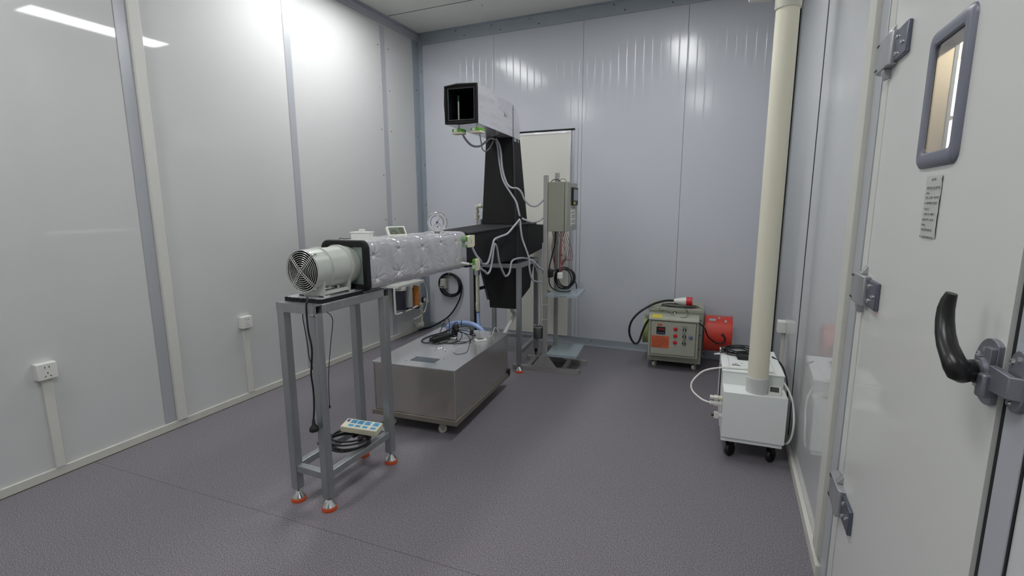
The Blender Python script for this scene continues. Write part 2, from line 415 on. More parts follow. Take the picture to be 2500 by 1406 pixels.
# strips and screws
def screws(parent_name, pts, nrm):
    for i, p in enumerate(pts):
        p = Vector(p); n = Vector(nrm)
        o = MB().lathe([(.0055, 0), (.005, .002), (.002, .003)], p, n, 10).build('screw', M_gap if i % 4 else M_hing)
        o.parent = bpy.data.objects[parent_name]; o.location = o.location - o.parent.location
P5 = bpy.data.objects['trim_5'];
screws('trim_5', [(-3.1 + .42 * i, YB - .013, 3.205) for i in range(8)] + [(-3.2 + .42 * i, YB - .013, 3.262) for i in range(8)], (0, -1, 0))
screws('trim_7', [(-3.225, YB - .009, z) for z in (.3, .9, 1.45, 1.9, 2.45, 2.9)] + [(XL + .009, 4.84, z) for z in (.4, 1.0, 1.5, 2.2, 2.7)], (0, -1, 0))
screws('trim_4', [(XL + .001, y, z) for y in (4.21, 4.37) for z in (.9, 1.3, 1.75, 2.2, 2.6, 3.0)], (1, 0, 0))
screws('trim_9', [(-2.9 + .55 * i, YB - .007, .04) for i in range(6)], (0, -1, 0))
screws('trim_10', [(-3.05 + .7 * i, 4.24, H) for i in range(4)] + [(-2.95 + .7 * i, 4.47, H) for i in range(4)], (0, 0, -1))
# doorway trunking and frame
struct('trim_13', MB().box(XR - .02, DY1 + .105, .085, XR, DY1 + .20, H), M_skirt, bevel=.002)
struct('trim_14', MB().box(XR - .004, DY1 + .008, 0, XR + T, DY1 + .1, DZ + .05).box(XR - .004, DY0 - .072, 0, XR + T, DY0 - .011, DZ + .05)
       .box(XR - .004, DY0 - .072, DZ + .004, XR + T, DY1 + .1, DZ + .05), M_alu, bevel=.002)
struct('trim_15', MB().box(XR - .0035, DY0 - .012, 0, XR + T, DY0 - .001, DZ).box(XR + .003, DY1 - .0005, 0, XR + T, DY1 + .0075, DZ), M_gap, smooth=0)
struct('trim_16', MB().box(XR - .002, DY0 - .0775, 0, XR + .05, DY0 - .0725, 2.3), M_gap, smooth=0)
# ---- lower blind door in the back wall
d2 = thing('door_2', 'plain cream blind door set in the back wall behind the black duct tower', 'door', (-1.9, YB, 0)); d2['kind'] = 'structure'
MB().box(-2.21, YB - .016, .07, -1.497, YB - .001, 2.165).build('door_panel', M_cream, d2, world=True, bevel=.002)
MB().box(-2.26, YB - .007, 2.172, -1.46, YB - .0005, 2.192).build('edge_gap', M_gap, d2, world=True, smooth=0)
MB().box(-2.24, YB - .020, 2.148, -1.497, YB - .013, 2.172).box(-1.501, YB - .019, .07, -1.493, YB - .013, 2.168).build('foil_tape', M_foil2, d2, world=True, bevel=.001)
MB().box(-1.487, YB - .005, .07, -1.462, YB - .0003, 2.19).box(-2.222, YB - .006, .07, -2.213, YB - .0003, 2.19).build('door_frame', M_alu, d2, world=True, bevel=.001)
MB().box(-1.4285, YB - .003, .07, -1.4245, YB - .0003, 2.19).build('edge_line', M_galv, d2, world=True, smooth=0)

# ================================================================== CEILING LIGHTS
def ceiling_light(loc, label):
    t = thing('ceiling_light', label, 'ceiling light', loc, group='surface mounted ceiling lights')
    hx, hy = .145, .6
    fr = MB()
    for b in ((-hx - .008, -hy - .008, -hx, hy + .008), (hx, -hy - .008, hx + .008, hy + .008), (-hx, -hy - .008, hx, -hy), (-hx, hy, hx, hy + .008)):
        fr.box(b[0], b[1], 0, b[2], b[3], .078)
    fr.box(-hx, -hy, .02, hx, hy, .078)
    fr.build('lamp_frame', M_white, t, bevel=.002)
    MB().box(-hx, -hy, .002, hx, hy, .012).build('diffuser', M_lamp, t, smooth=0)
    return t
L0 = ceiling_light((-2.715, 3.23, 3.211), 'lit white ceiling light nearest the far left corner, its end just in view')
dup(L0, (-.6, 3.23, 3.211), label='lit white ceiling light above the heater and the thick cream pipe')
dup(L0, (-.6, .35, 3.211), label='lit white ceiling light above the camera side near the door')
dup(L0, (-2.715, .35, 3.211), label='lit white ceiling light over the near left side of the room')

# ================================================================== DOOR IN THE RIGHT WALL
DX = XR - .010          # face of the leaf
door = thing('door_1', 'pale grey enamelled cold room door with small window and black lever handle', 'door', (XR, 1.46, 0)); door['kind'] = 'structure'
wy0, wy1, wz0, wz1 = 1.290, 1.452, 1.557, 1.790
mb = MB()
x0, x1 = DX, XR + .024
mb.box(x0, DY0, .01, x1, wy0, DZ).box(x0, wy1, .01, x1, 1.836, DZ).box(x0, wy0, .01, x1, wy1, wz0).box(x0, wy0, wz1, x1, wy1, DZ)
mb.build('door_leaf', M_door, door, world=True, smooth=0)
MB().box(XR - .0015, 1.876, .01, x1, DY1 - .001, DZ).build('door_stile', M_door, door, world=True, bevel=.001)
MB().box(XR - .004, 1.836, .01, x1, 1.876, DZ).build('edge_profile', M_alu, door, world=True, bevel=.001)
# window frame ring with rounded section
def ring_rect(mb, y0, y1, z0, z1, w, xa, xb, c=.012):
    def loop(e, x):
        a0, a1, b0, b1 = y0 - e, y1 + e, z0 - e, z1 + e
        k = c + max(e, 0) * .4; P = []
        for cy, cz, st in ((a1 - k, b1 - k, 0), (a0 + k, b1 - k, 90), (a0 + k, b0 + k, 180), (a1 - k, b0 + k, 270)):
            for q in range(5): t = radians(st + q * 22.5); P.append((x, cy + k * cos(t), cz + k * sin(t)))
        return P
    prof = [(0, xb), (0, xa + .004), (.003, xa + .001), (w * .35, xa), (w * .75, xa + .001), (w - .002, xa + .006), (w, xa + .012), (w, xb)]
    loops = [loop(e, x) for e, x in prof]; n = len(loops[0]); base = []
    for L in loops: base += L
    fs = []
    for k in range(len(loops) - 1):
        for i in range(n): j = (i + 1) % n; fs.append((k * n + i, k * n + j, (k + 1) * n + j, (k + 1) * n + i))
    mb.add(base, fs)
mb = MB(); ring_rect(mb, wy0, wy1, wz0, wz1, .034, DX - .010, DX + .004)
wfrm = mb.build('window_frame', M_wfr, door, world=True)
MB().box(DX - .003, wy0 - .004, wz0 - .004, DX - .001, wy1 + .004, wz1 + .004).build('window_pane', M_glass, wfrm, world=True, smooth=0)
jm = MB().box(DX + .001, wy1 - .002, wz0, x1 - .004, wy1 + .001, wz1).box(DX + .001, wy0 - .001, wz0, x1, wy0 + .002, wz1).box(DX + .001, wy0, wz0 - .001, x1, wy1, wz0 + .002).box(DX + .001, wy0, wz1 - .002, x1, wy1, wz1 + .001)
jm.build('window_reveal', M_warm, door, world=True, smooth=0)
MB().box(x1 - .004, wy1 - .004, wz0, x1 + .003, wy1 + .004, wz1).build('reveal_edge', M_galv, door, world=True, smooth=0)
# hinges
for hz_ in (1.877, 1.183, .477):
    h = MB().prism([(XR - .028, 1.775), (XR - .033, 1.788), (XR - .033, 1.905), (XR - .022, 1.925), (XR - .004, 1.925), (XR - .004, 1.775)], 'z', hz_ - .046, hz_ + .046)
    hg = h.build('hinge', M_hing, door, world=True, bevel=.003)
    MB().prism([(XR - .022, hz_ - .076), (XR - .003, hz_ - .068), (XR - .003, hz_ - .046), (XR - .030, hz_ - .046), (XR - .030, hz_ - .058)], 'y', 1.825, 1.850).build('hinge_lug', M_hing, hg, world=True, bevel=.002)
    MB().prism([(XR - .030, hz_ + .046), (XR - .003, hz_ + .046), (XR - .003, hz_ + .076), (XR - .010, hz_ + .076)], 'y', 1.825, 1.850).build('hinge_lug', M_hing, hg, world=True, bevel=.002)
    MB().box(DX - .011, 1.668, hz_ - .040, DX, 1.777, hz_ + .040).build('hinge_flap', M_hingep, hg, world=True, bevel=.003)
    for (yy, zz) in ((1.752, .020), (1.752, -.024), (1.706, -.006)):
        MB().lathe([(.0065, 0), (.006, .003), (.002, .005)], (DX - .011, yy, hz_ + zz), (-1, 0, 0), 14).build('screw', M_chrome, hg, world=True)
    for zz in (.033, -.037):
        MB().box(XR - .0345, 1.889, hz_ + zz, XR - .020, 1.912, hz_ + zz + .004).build('slot', M_gap, hg, world=True, smooth=0)
# lever handle: round base plate on the leaf, latch arm over the edge, keeper on the frame
dh = MB()
hb = MB().prism([(max(y, .976), z) for y, z in [(1.0 + .05 * cos(radians(a)), 1.180 + .054 * sin(radians(a))) for a in range(0, 360, 12)]], 'x', DX - .008, DX)
hdl = hb.build('door_handle', M_cast, door, world=True, bevel=.001)
MB().box(DX - .016, .977, 1.155, DX - .008, .998, 1.222).box(DX - .014, 1.02, 1.158, DX - .006, 1.034, 1.2).build('base_rib', M_cast, hdl, world=True, bevel=.001)
MB().cyl((DX, .996, 1.181), (.380, .996, 1.181), .024, .021, n=28).build('socket_sleeve', M_cast, hdl, world=True)
def sweep(mb, pts, rads, n=20, flat=1.):
    P = [Vector(p) for p in pts]; vs = []; fs = []; up = None
    for i, p in enumerate(P):
        t = (P[min(i + 1, len(P) - 1)] - P[max(i - 1, 0)]).normalized()
        if up is None: up = Vector((0, 1, 0))
        up = (up - t * up.dot(t)).normalized(); sd = t.cross(up)
        for k in range(n):
            a = 2 * pi * k / n; vs.append(p + up * cos(a) * rads[i] * flat + sd * sin(a) * rads[i])
    for i in range(len(P) - 1):
        for k in range(n): l = (k + 1) % n; fs.append((i * n + k, i * n + l, (i + 1) * n + l, (i + 1) * n + k))
    fs.append(tuple(range(n))[::-1]); fs.append(tuple(range((len(P) - 1) * n, len(P) * n)))
    mb.add(vs, fs)
lv = MB()
sweep(lv, [(.3660, .986, 1.182), (.359, .982, 1.182), (.353, .976, 1.182), (.348, .972, 1.184), (.345, .975, 1.190), (.344, .989, 1.200), (.344, 1.012, 1.213), (.344, 1.029, 1.231), (.345, 1.041, 1.251), (.346, 1.046, 1.270), (.348, 1.046, 1.286), (.350, 1.044, 1.297)],
      [.0180, .0182, .0184, .0180, .0172, .0160, .0150, .0142, .0134, .0124, .0108, .0085], flat=.95)
lv.build('lever_grip', M_handle, hdl, world=True, smooth=60)
MB().cyl((.388, .996, 1.181), (.371, .990, 1.182), .0178, .0176, n=28).build('lever_neck', M_cast, hdl, world=True)
MB().obox((.383, .968, 1.166), (.022, .018, .038), (0, 0, .25)).build('clamp_block', M_cast, hdl, world=True, bevel=.004)
MB().lathe([(.005, 0), (.004, .004)], (.372, .974, 1.166), (-1, .2, 0), 6).build('bolt', M_chrome, hdl, world=True)
MB().hexa([(.392, .968, 1.160), (.382, .966, 1.160), (.386, .916, 1.163), (.396, .916, 1.163)], [(.392, .968, 1.200), (.382, .966, 1.200), (.386, .916, 1.197), (.396, .916, 1.197)]).hexa([(.396, .920, 1.163), (.386, .916, 1.163), (.404, .907, 1.163), (.408, .912, 1.163)], [(.396, .920, 1.197), (.386, .916, 1.197), (.404, .907, 1.197), (.408, .912, 1.197)]).build('latch_arm', M_cast, hdl, world=True, bevel=.0015)
kp = MB().prism([(min(y, .955), z) for y, z in [(.930 + .029 * cos(radians(a)), 1.187 + .047 * sin(radians(a))) for a in range(0, 360, 12)]], 'x', XR - .012, XR - .003)
kpo = kp.build('keeper_plate', M_cast, door, world=True, bevel=.001)
for (yy, zz) in ((.946, 1.213), (.930, 1.220), (.938, 1.152)):
    MB().lathe([(.005, 0), (.004, .003)], (XR - .012, yy, zz), (-1, 0, 0), 10).build('screw', M_chrome, kpo, world=True)
for (yy, zz) in ((1.015, 1.213), (1.036, 1.200), (1.012, 1.142)):
    MB().lathe([(.005, 0), (.004, .003)], (DX - .008, yy, zz), (-1, 0, 0), 10).build('screw', M_chrome, hdl, world=True)
# taped note under the window
nt_ = thing('paper_note', 'crinkled white paper note taped to the door below its window', 'note', (DX, 1.365, 1.37))
vs = []; fs = []
rd = random.Random(3)
for j in range(15):
    for i in range(6):
        vs.append((DX - .0012 - rd.uniform(0, .0016), 1.41 - i * .018, 1.372 + j * .0095))
for j in range(14):
    for i in range(5): k = j * 6 + i; fs.append((k, k + 1, k + 7, k + 6))
MB().add(vs, fs).build('sheet', M_film, nt_, world=True)
scribble(MB(), (DX - .003, 1.408, 1.503), (0, -1, 0), (0, 0, -1), (-1, 0, 0),
         [(.004, .03, .055, .004), (.021, .01, .085, .006), (.033, .006, .03, .0035), (.042, .01, .082, .005), (.054, .006, .075, .005), (.067, .004, .035, .004), (.078, .012, .07, .0045), (.09, .004, .072, .005), (.102, .004, .028, .004), (.112, .004, .07, .005), (.128, .002, .075, .0055)], 5, w=.0006).build('print', M_ink3, nt_, world=True, smooth=0)
# corridor seen through the door window
struct('wall_outside', MB().box(1.05, -.6, 0, 1.1, 8.0, 3.0), M_warm)
struct('trim_17', MB().box(1.035, 3.53, 0, 1.049, 3.63, 3.0), M_galv)
struct('floor_outside', MB().box(XR + T + .002, -.6, -.06, 1.1, 8.0, -.001), M_ceil)
struct('ceiling_outside', MB().box(XR + T + .002, -.6, 2.95, 1.1, 8.0, 3.0), M_ceil)
ol = thing('corridor_light', 'bright strip light glimpsed through the door window, plus two added fill tubes out of view', 'light', (1.03, 3.46, 1.7))
MB().box(1.028, 3.33, 1.70, 1.048, 3.415, 1.87).box(1.028, 3.33, 1.90, 1.048, 3.415, 2.17).build('tube', mat('corridor tube', (255, 250, 240), .5, emit=(1, .97, .92, 6)), ol, world=True)
MB().box(.75, 3.7, 2.43, .80, 4.9, 2.449).build('tube', mat('added fill tube warm', (255, 240, 210), .5, emit=(1, .92, .79, 42)), ol, world=True)  # added tube out of view, brightens the corridor with warm light
MB().box(.86, .0, 2.10, .92, .9, 2.14).build('tube', MATS['added fill tube warm'], ol, world=True)  # added unseen tube that throws warm light on the window reveal

# ================================================================== SOCKETS AND TRUNKING
def socket(loc, h, label):
    t = thing('wall_socket', label, 'wall socket', loc, group='white sockets on the left wall')
    MB().box(0, -.043, h - .043, .034, .043, h + .043).build('back_box', M_white, t, bevel=.002)
    MB().box(.0335, -.043, h - .043, .042, .043, h + .043).build('face_plate', M_white, t, bevel=.003)
    q = MB()
    for yy, zz in ((-.009, .022), (.009, .022)): q.box(.0415, yy - .0016, h + zz - .005, .0425, yy + .0016, h + zz + .005)
    q.build('two_pin_slots', M_gap, t, smooth=0); q = MB()
    q.box(.0415, -.0018, h - .014, .0425, .0018, h - .005)
    q.obox((.042, -.011, h - .026), (.001, .0034, .010), (radians(-35), 0, 0)).obox((.042, .011, h - .026), (.001, .0034, .010), (radians(35), 0, 0))
    q.build('three_pin_slots', M_gap, t, smooth=0)
    return t
SK = socket((XL, 1.296, .05), .546, 'white wall socket with its cable duct, on the left wall nearest the camera')
trk = MB().box(XL, 1.276, .05, XL + .018, 1.320, .553).build('cable_trunking', M_pvcw, SK, world=True, bevel=.002)
SK2 = dup(SK, (XL, 2.482, .05), label='white wall socket low on the left wall, left of the grey metal stand')
tag(MB().box(XL, 1.927, .05, XL + .026, 1.988, H - .08).build('cable_trunking', M_pvcw, bevel=.003),
    'tall white cable trunking running up the left wall from floor to ceiling', 'trunking')
rs = thing('wall_socket', 'white socket box low on the right wall behind the thick pipe', 'wall socket', (XR, 3.90, .05))
MB().box(.360, 3.86, .545, XR, 3.945, .625).build('socket_box', M_white, rs, world=True, bevel=.003)
MB().box(XR - .02, 3.885, .05, XR, 3.925, .545).build('cable_trunking', M_pvcw, rs, world=True, bevel=.002)

# ================================================================== LEVELLING FOOT HELPERS
def level_foot(parent, x, y, z_leg, world=False):
    f = MB().lathe([(.033, .018), (.033, .022), (.013, .048), (.011, .052)], (x, y, 0), n=28).build('levelling_foot', M_chrome, parent, world=world)
    MB().lathe([(.034, .0), (.035, .003), (.035, .016), (.033, .019)], (x, y, 0), n=28).build('rubber_pad', M_orange, f, world=world)
    MB().cyl((x, y, .05), (x, y, z_leg + .002), .006, n=12).build('stud', M_hingep, f, world=world)
def tube_leg(x, y, z0, z1, s=.04):
    return MB().box(x, y, z0, x + s, y + s, z1)

# ================================================================== FRONT STAND
SX, SY, SW, SL, SZ, LG = -1.664, 1.618, .240, .520, 1.006, .042
st = thing('metal_stand', 'tall galvanised square tube stand under the fan and silver duct', 'stand', (SX - SW / 2, SY + SL / 2, 0))
for (x, y) in ((SX - LG, SY), (SX - SW, SY), (SX - LG, SY + SL - LG), (SX - SW, SY + SL - LG)):
    tube_leg(x, y, .066, SZ - LG, LG).build('leg', M_zinc, st, world=True, bevel=.003)
    level_foot(st, x + LG / 2, y + LG / 2, .066, True)
def hollow_bar(x0, x1, y0, y1, z0, z1, axis, t=.003):
    """square tube with open ends along axis"""
    m = MB()
    if axis == 'x':
        m.box(x0, y0, z0, x1, y0 + t, z1).box(x0, y1 - t, z0, x1, y1, z1).box(x0, y0 + t, z0, x1, y1 - t, z0 + t).box(x0, y0 + t, z1 - t, x1, y1 - t, z1)
    else:
        m.box(x0, y0, z0, x0 + t, y1, z1).box(x1 - t, y0, z0, x1, y1, z1).box(x0 + t, y0, z0, x1 - t, y1, z0 + t).box(x0 + t, y0, z1 - t, x1 - t, y1, z1)
    return m
hollow_bar(SX - SW, SX, SY, SY + LG, SZ - LG, SZ, 'x').build('top_rail', M_zinc, st, world=True, smooth=0)
MB().box(SX - .03, SY + .004, SZ - LG + .004, SX - .026, SY + LG - .004, SZ - .004).build('opening_shade', M_gap, st, world=True, smooth=0)  # dark plate stands in for the shade inside the open tube end
hollow_bar(SX - SW, SX, SY + SL - LG, SY + SL, SZ - LG, SZ, 'x').build('top_rail', M_zinc, st, world=True, smooth=0)
MB().box(SX - .03, SY + SL - LG + .004, SZ - LG + .004, SX - .026, SY + SL - .004, SZ - .004).build('opening_shade', M_gap, st, world=True, smooth=0)  # same dark plate for the shaded hollow of the far rail
for x in (SX - LG, SX - SW):
    MB().box(x, SY + LG, SZ - LG, x + LG, SY + SL - LG, SZ).build('top_rail', M_zinc, st, world=True, bevel=.003)
b = .035
zs = .196
for x in (SX - LG + .004, SX - SW):
    MB().box(x, SY + LG, zs - b, x + b, SY + SL - LG, zs).build('lower_rail', M_zinc, st, world=True, bevel=.003)
for y in (SY + .003, SY + SL - LG + .003):
    MB().box(SX - SW + LG, y, zs - b, SX - LG, y + b, zs).build('lower_rail', M_zinc, st, world=True, bevel=.003)
wd = MB()
for i in range(9): wd.lathe([(.004, -.002), (.003, .003)], (SX - .036 + i * .004, SY - .0005, SZ - LG - .002 + .002 * sin(i * 2)), (0, -1, 0), 6)
wd.build('weld_seam', M_chrome, st, world=True)

# ================================================================== SILVER DUCT
dk = thing('silver_air_duct', 'square air duct wrapped in quilted silver foil, black foam at its mouth', 'air duct', (-1.783, 2.46, SZ))
DXR, DW, DY0_, DLN, DZ0, DH = -1.640, .288, 1.965, 1.005, SZ + .012, .250
dim = [(2.005, 1.195, .9), (2.025, 1.075, .9), (2.222, 1.212, 1), (2.213, 1.09, 1), (2.447, 1.204, 1), (2.431, 1.083, 1), (2.657, 1.213, .8), (2.66, 1.09, .35), (2.841, 1.208, .8), (2.84, 1.1, .3)]
def duct_pt(u, v):
    """u 0..1 around the section, v along y"""
    y = DY0_ + v * DLN
    hw, hh = DW / 2, DH / 2
    # rounded rectangle by superellipse
    t = u * 2 * pi; n = 7.
    c, s_ = cos(t), sin(t); rr = (abs(c) ** n + abs(s_) ** n) ** (-1 / n)
    px, pz = c * rr * hw, s_ * rr * hh
    puff = .0022 * (sin(v * 14.0 + 1.2) * .5 + .5) + .0010 * sin(v * 31 + px * 20) + .0008 * sin(v * 67 + pz * 33)
    edge = min(1, v * 12, (1 - v) * 12 + .3)
    px *= 1 + puff / hw * edge; pz *= 1 + puff / hh * edge
    X, Z = DXR - hw + px, DZ0 + hh + pz
    if c > .6:
        for (dy, dz, a) in dim:
            d = math.hypot(y - dy, Z - dz)
            X -= a * (.010 * math.exp(-(d / .011) ** 2) + .0025 * math.exp(-(d / .035) ** 2))
            X -= a * .0010 * math.exp(-((y - dy - .004 * sin(Z * 40)) / .007) ** 2)
    if c > .6:
        for (dy, dz, a) in dim:
            d = math.hypot(y - dy, Z - dz); th = math.atan2(Z - dz, y - dy)
            X -= a * .0016 * math.exp(-((d - .03) / .03) ** 2) * (.5 + .5 * sin(th * 9 + dy * 40)) ** 3
    if s_ > .6:
        for (dy, a) in ((2.215, 1), (2.44, 1), (2.66, .8), (2.84, .7)):
            Z -= a * .004 * math.exp(-((y - dy) / .008) ** 2)
    return (X, y, max(Z, SZ + .0015))
NU, NV = 360, 460
vs = [duct_pt(i / NU, j / NV) for j in range(NV + 1) for i in range(NU)]
fs = [(j * NU + i, j * NU + (i + 1) % NU, (j + 1) * NU + (i + 1) % NU, (j + 1) * NU + i) for j in range(NV) for i in range(NU)]
fs.append(tuple(NV * NU + i for i in range(NU)))
MB().add(vs, fs).build('foil_wrap', M_foil, dk, world=True, smooth=70)
# foam rim at the mouth
def rr_loop(cx, cz, hw, hh, k, y, m=6):
    P = []
    for sx, sz, stt in ((1, 1, 0), (-1, 1, 90), (-1, -1, 180), (1, -1, 270)):
        for q in range(m): t = radians(stt + q * 90 / (m - 1)); P.append((cx + sx * (hw - k) + k * cos(t), y, cz + sz * (hh - k) + k * sin(t)))
    return P
def ring_xz(cx, cz, hw, hh, w, ya, yb, k=.03, wob=0.):
    # hand-cut foam: slightly wavy outline
    mb = MB(); loops = []
    for (e, y) in ((0, yb), (0, ya + .006), (-.005, ya), (-w + .005, ya), (-w, ya + .006), (-w, yb)):
        L = rr_loop(cx, cz, hw + e, hh + e, max(.004, k + e), y)
        if wob: L = [(x + wob * sin(z * 38 + 1), y, z + wob * sin(x * 33)) for i, (x, y, z) in enumerate(L)]
        loops.append(L)
    n = len(loops[0]); vs = sum(loops, []); fs = []
    for q in range(len(loops)):
        r_ = (q + 1) % len(loops)
        for i in range(n): j = (i + 1) % n; fs.append((q * n + i, q * n + j, r_ * n + j, r_ * n + i))
    return mb.add(vs, fs)
cx, cz = DXR - DW / 2, DZ0 + DH / 2
ring_xz(cx, cz, DW / 2 + .004, DH / 2 + .0035, .034, DY0_ - .018, DY0_ + .006, .038, .0035).build('foam_rim', M_foam, dk, world=True, smooth=50)
# foam flap the fan stands on
fp = MB(); P = []
rd = random.Random(5)
for i in range(25): t = i / 24; P.append((-1.893 + t * .218 + rd.uniform(-.002, .002), 1.658 + .012 * t + rd.uniform(-.004, .004)))
P += [(-1.675, 1.95), (-1.893, 1.95)]
fp.prism(P, 'z', SZ + .0005, SZ + .019).build('foam_flap', M_foam, dk, world=True, smooth=0)
P2 = [(x + (.002 if i == 0 else 0), y + .003 + (.004 * sin(i * 2.3) if i < 25 else 0)) for i, (x, y) in enumerate(P)]
MB().prism(P2, 'z', SZ + .0192, SZ + .0205).build('flap_foil', M_foil, dk, world=True, smooth=0)
# green marks on the foil at the far end
MB().lathe([(.018, 0), (.014, .004), (.004, .006)], (-1.636, 2.915, 1.215), (1, 0, 0), 16).build('green_plug', M_smudge, dk, world=True)

# ================================================================== INLINE FAN
fn = thing('inline_fan', 'pale grey round inline duct fan with a wire guard on its mouth', 'fan', (-1.783, 1.81, SZ + .02))
FC = Vector((-1.783, 1.675, 1.150)); FR = .0985
prof = [(FR - .006, 0.012), (FR - .004, 0), (FR, 0), (FR, .05), (FR + .0005, .088), (FR + .007, .0895), (FR + .007, .0955), (FR + .0005, .097), (FR - .001, .16), (FR, .214), (FR + .007, .2155), (FR + .007, .2215), (FR + .001, .223), (FR + .001, .227), (FR + .006, .2285), (FR + .006, .233), (FR - .001, .2345), (FR - .004, .285)]
MB().lathe(prof, FC, (0, 1, 0), 64, cap=False).build('housing', M_fan, fn, world=True, smooth=25)
MB().lathe([(FR - .005, .002), (FR - .005, .283)], FC, (0, 1, 0), 64, cap=False).lathe([(.0005, .2), (FR - .005, .2)], FC, (0, 1, 0), 48, cap=False).build('shaded_lining', M_black, fn, world=True)  # inner wall and back disc coloured black to paint the shade inside the fan
imp = MB().lathe([(.001, .05), (.03, .052), (.04, .07), (.04, .14)], FC, (0, 1, 0), 32)
for k in range(7):
    a = 2 * pi * k / 7; R = Matrix.Rotation(a, 3, 'Y')
    c = [Vector((.035, .06, -.02)), Vector((.09, .065, -.03)), Vector((.09, .11, .03)), Vector((.035, .11, .02))]
    lo = [FC + R @ v for v in c]; hi = [FC + R @ (v + Vector((0, .003, 0))) for v in c]
    imp.hexa(lo, hi)
imp.build('impeller', M_black, fn, world=True)
gr = MB()
for k in range(10): gr.ring(FC + Vector((0, -.004 - .006 * (1 - (k / 9) ** 2), 0)), .010 + k * .0096, .0015, (0, 1, 0), 56, 6)
for a in (48, -45):
    d = Vector((cos(radians(a)), 0, sin(radians(a)))); p = Vector((-d.z, 0, d.x))
    for off in (-.005, .005):
        gr.tube([FC + d * (-.1) + p * off + Vector((0, -.001, 0)), FC + p * off + Vector((0, -.013, 0)), FC + d * .1 + p * off + Vector((0, -.001, 0))], .0018, 6)
gg = gr.build('wire_guard', M_wire, fn, world=True)
for a in (48, -48):
    cl = MB()
    d = Vector((cos(radians(a)), 0, sin(radians(a))))
    cl.tube([FC + d * .098 + Vector((0, -.006, 0)), FC + d * .107 + Vector((0, .0, 0)), FC + d * .103 + Vector((0, .022, 0))], .003, 8)
    cl.build('guard_clip', M_chrome, gg, world=True)
MB().box(cx - .113, DY0_ - .003, 1.03, cx + .113, DY0_ + .003, 1.248).build('mounting_plate', M_galvp, fn, world=True, bevel=.001)
ft = MB()
for y0 in (1.715, 1.885):
    zc = FC.z
    arc = [(FC.x + FR * .999 * cos(radians(t)), zc + FR * .999 * sin(radians(t))) for t in range(-150, -29, 12)]
    poly = [(FC.x - .075, 1.0265)] + [(FC.x - .082, 1.05)] + arc + [(FC.x + .082, 1.05), (FC.x + .075, 1.0265)]
    ft.prism(poly, 'y', y0, y0 + .008)
    ft.box(FC.x - .078, y0, 1.0265, FC.x - .045, y0 + .04, 1.031).box(FC.x + .045, y0, 1.0265, FC.x + .078, y0 + .04, 1.031)
ft.box(FC.x + .040, 1.72, 1.036, FC.x + .075, 1.90, 1.052)
ft.build('mounting_foot', M_fan, fn, world=True, smooth=0)
MB().cyl((FC.x + .06, 1.735, 1.062), (FC.x + .06, 1.78, 1.062), .006).build('clamp_screw', M_chrome, fn, world=True)
MB().cyl((FC.x + .055, 1.82, 1.06), (FC.x + .055, 1.835, 1.06), .009).build('clamp_screw', M_chrome, fn, world=True)
# fan power cord with three pin plug, hanging in front of the stand
fc = MB().tube([(-1.735, 1.645, 1.036), (-1.712, 1.622, 1.036), (-1.690, 1.604, 1.034), (-1.690, 1.594, 1.014), (-1.692, 1.594, 0.968), (-1.687, 1.592, 0.893), (-1.674, 1.592, 0.82), (-1.683, 1.592, 0.742), (-1.690, 1.592, 0.693), (-1.684, 1.592, 0.626), (-1.686, 1.592, 0.547), (-1.697, 1.592, 0.470)], .0042, 10).build('power_cord', M_cable, fn, world=True)
pg = MB().lathe([(.004, .03), (.0065, .028), (.008, .006), (.012, .0), (.019, -.010), (.022, -.02), (.021, -.026)], (-1.697, 1.592, .448), (0, 0, 1), 20)
pgo = pg.build('plug', M_black, fc, world=True, smooth=50)
MB().obox((-1.706, 1.592, .413), (.0065, .0018, .018), (0, .2, 0)).obox((-1.688, 1.592, .413), (.0065, .0018, .018), (0, -.2, 0)).obox((-1.697, 1.600, .413), (.0018, .0065, .018)).build('plug_pins', M_chrome, fc, world=True)
tag(MB().tube([(-1.79, 1.668, .962), (-1.796, 1.668, .93), (-1.789, 1.668, .88), (-1.776, 1.665, .80), (-1.773, 1.665, .749), (-1.758, 1.665, .701), (-1.746, 1.665, .662)], .0022, 8).build('hanging_lead', M_cable),
    'thin black lead dangling from the stand top between its two front legs', 'lead')
tc_ = thing('hanging_lead', 'thin black lead with a tiny bead hanging inside the stand, right of the plug cord', 'lead', (-1.721, 1.72, .48))
MB().tube([(-1.662, 1.685, .966), (-1.666, 1.72, .923), (-1.684, 1.72, .823), (-1.703, 1.72, .72), (-1.717, 1.72, .616), (-1.721, 1.72, .49)], .0018, 8).build('cord', M_cable, tc_, world=True)
MB().lathe([(.001, -.009), (.004, -.006), (.005, 0), (.004, .006), (.001, .009)], (-1.721, 1.72, .485), n=12).build('bead', M_black, tc_, world=True)

# ================================================================== METERS ON THE DUCT
TZ = DZ0 + DH + .006
wb_ = thing('sensor_module', 'small white plastic box with a round cap on the silver duct', 'sensor box', (-1.79, 2.10, TZ - .008), rz=.25)
MB().box(-.052, -.024, .0, .052, .024, .036).build('case', M_white, wb_, bevel=.002)
MB().box(-.057, -.027, .036, .057, .027, .043).build('lid', M_white, wb_, bevel=.002)
MB().lathe([(.017, .043), (.017, .054), (.015, .056)], (0, 0, 0), n=24).build('cap', M_white, wb_)
MB().tube([(-1.90, 2.05, TZ - .012), (-1.885, 2.035, TZ + .001), (-1.865, 2.055, TZ - .002), (-1.84, 2.075, TZ)], .002, 6).build('sensor_wire', M_cable, wb_, world=True)
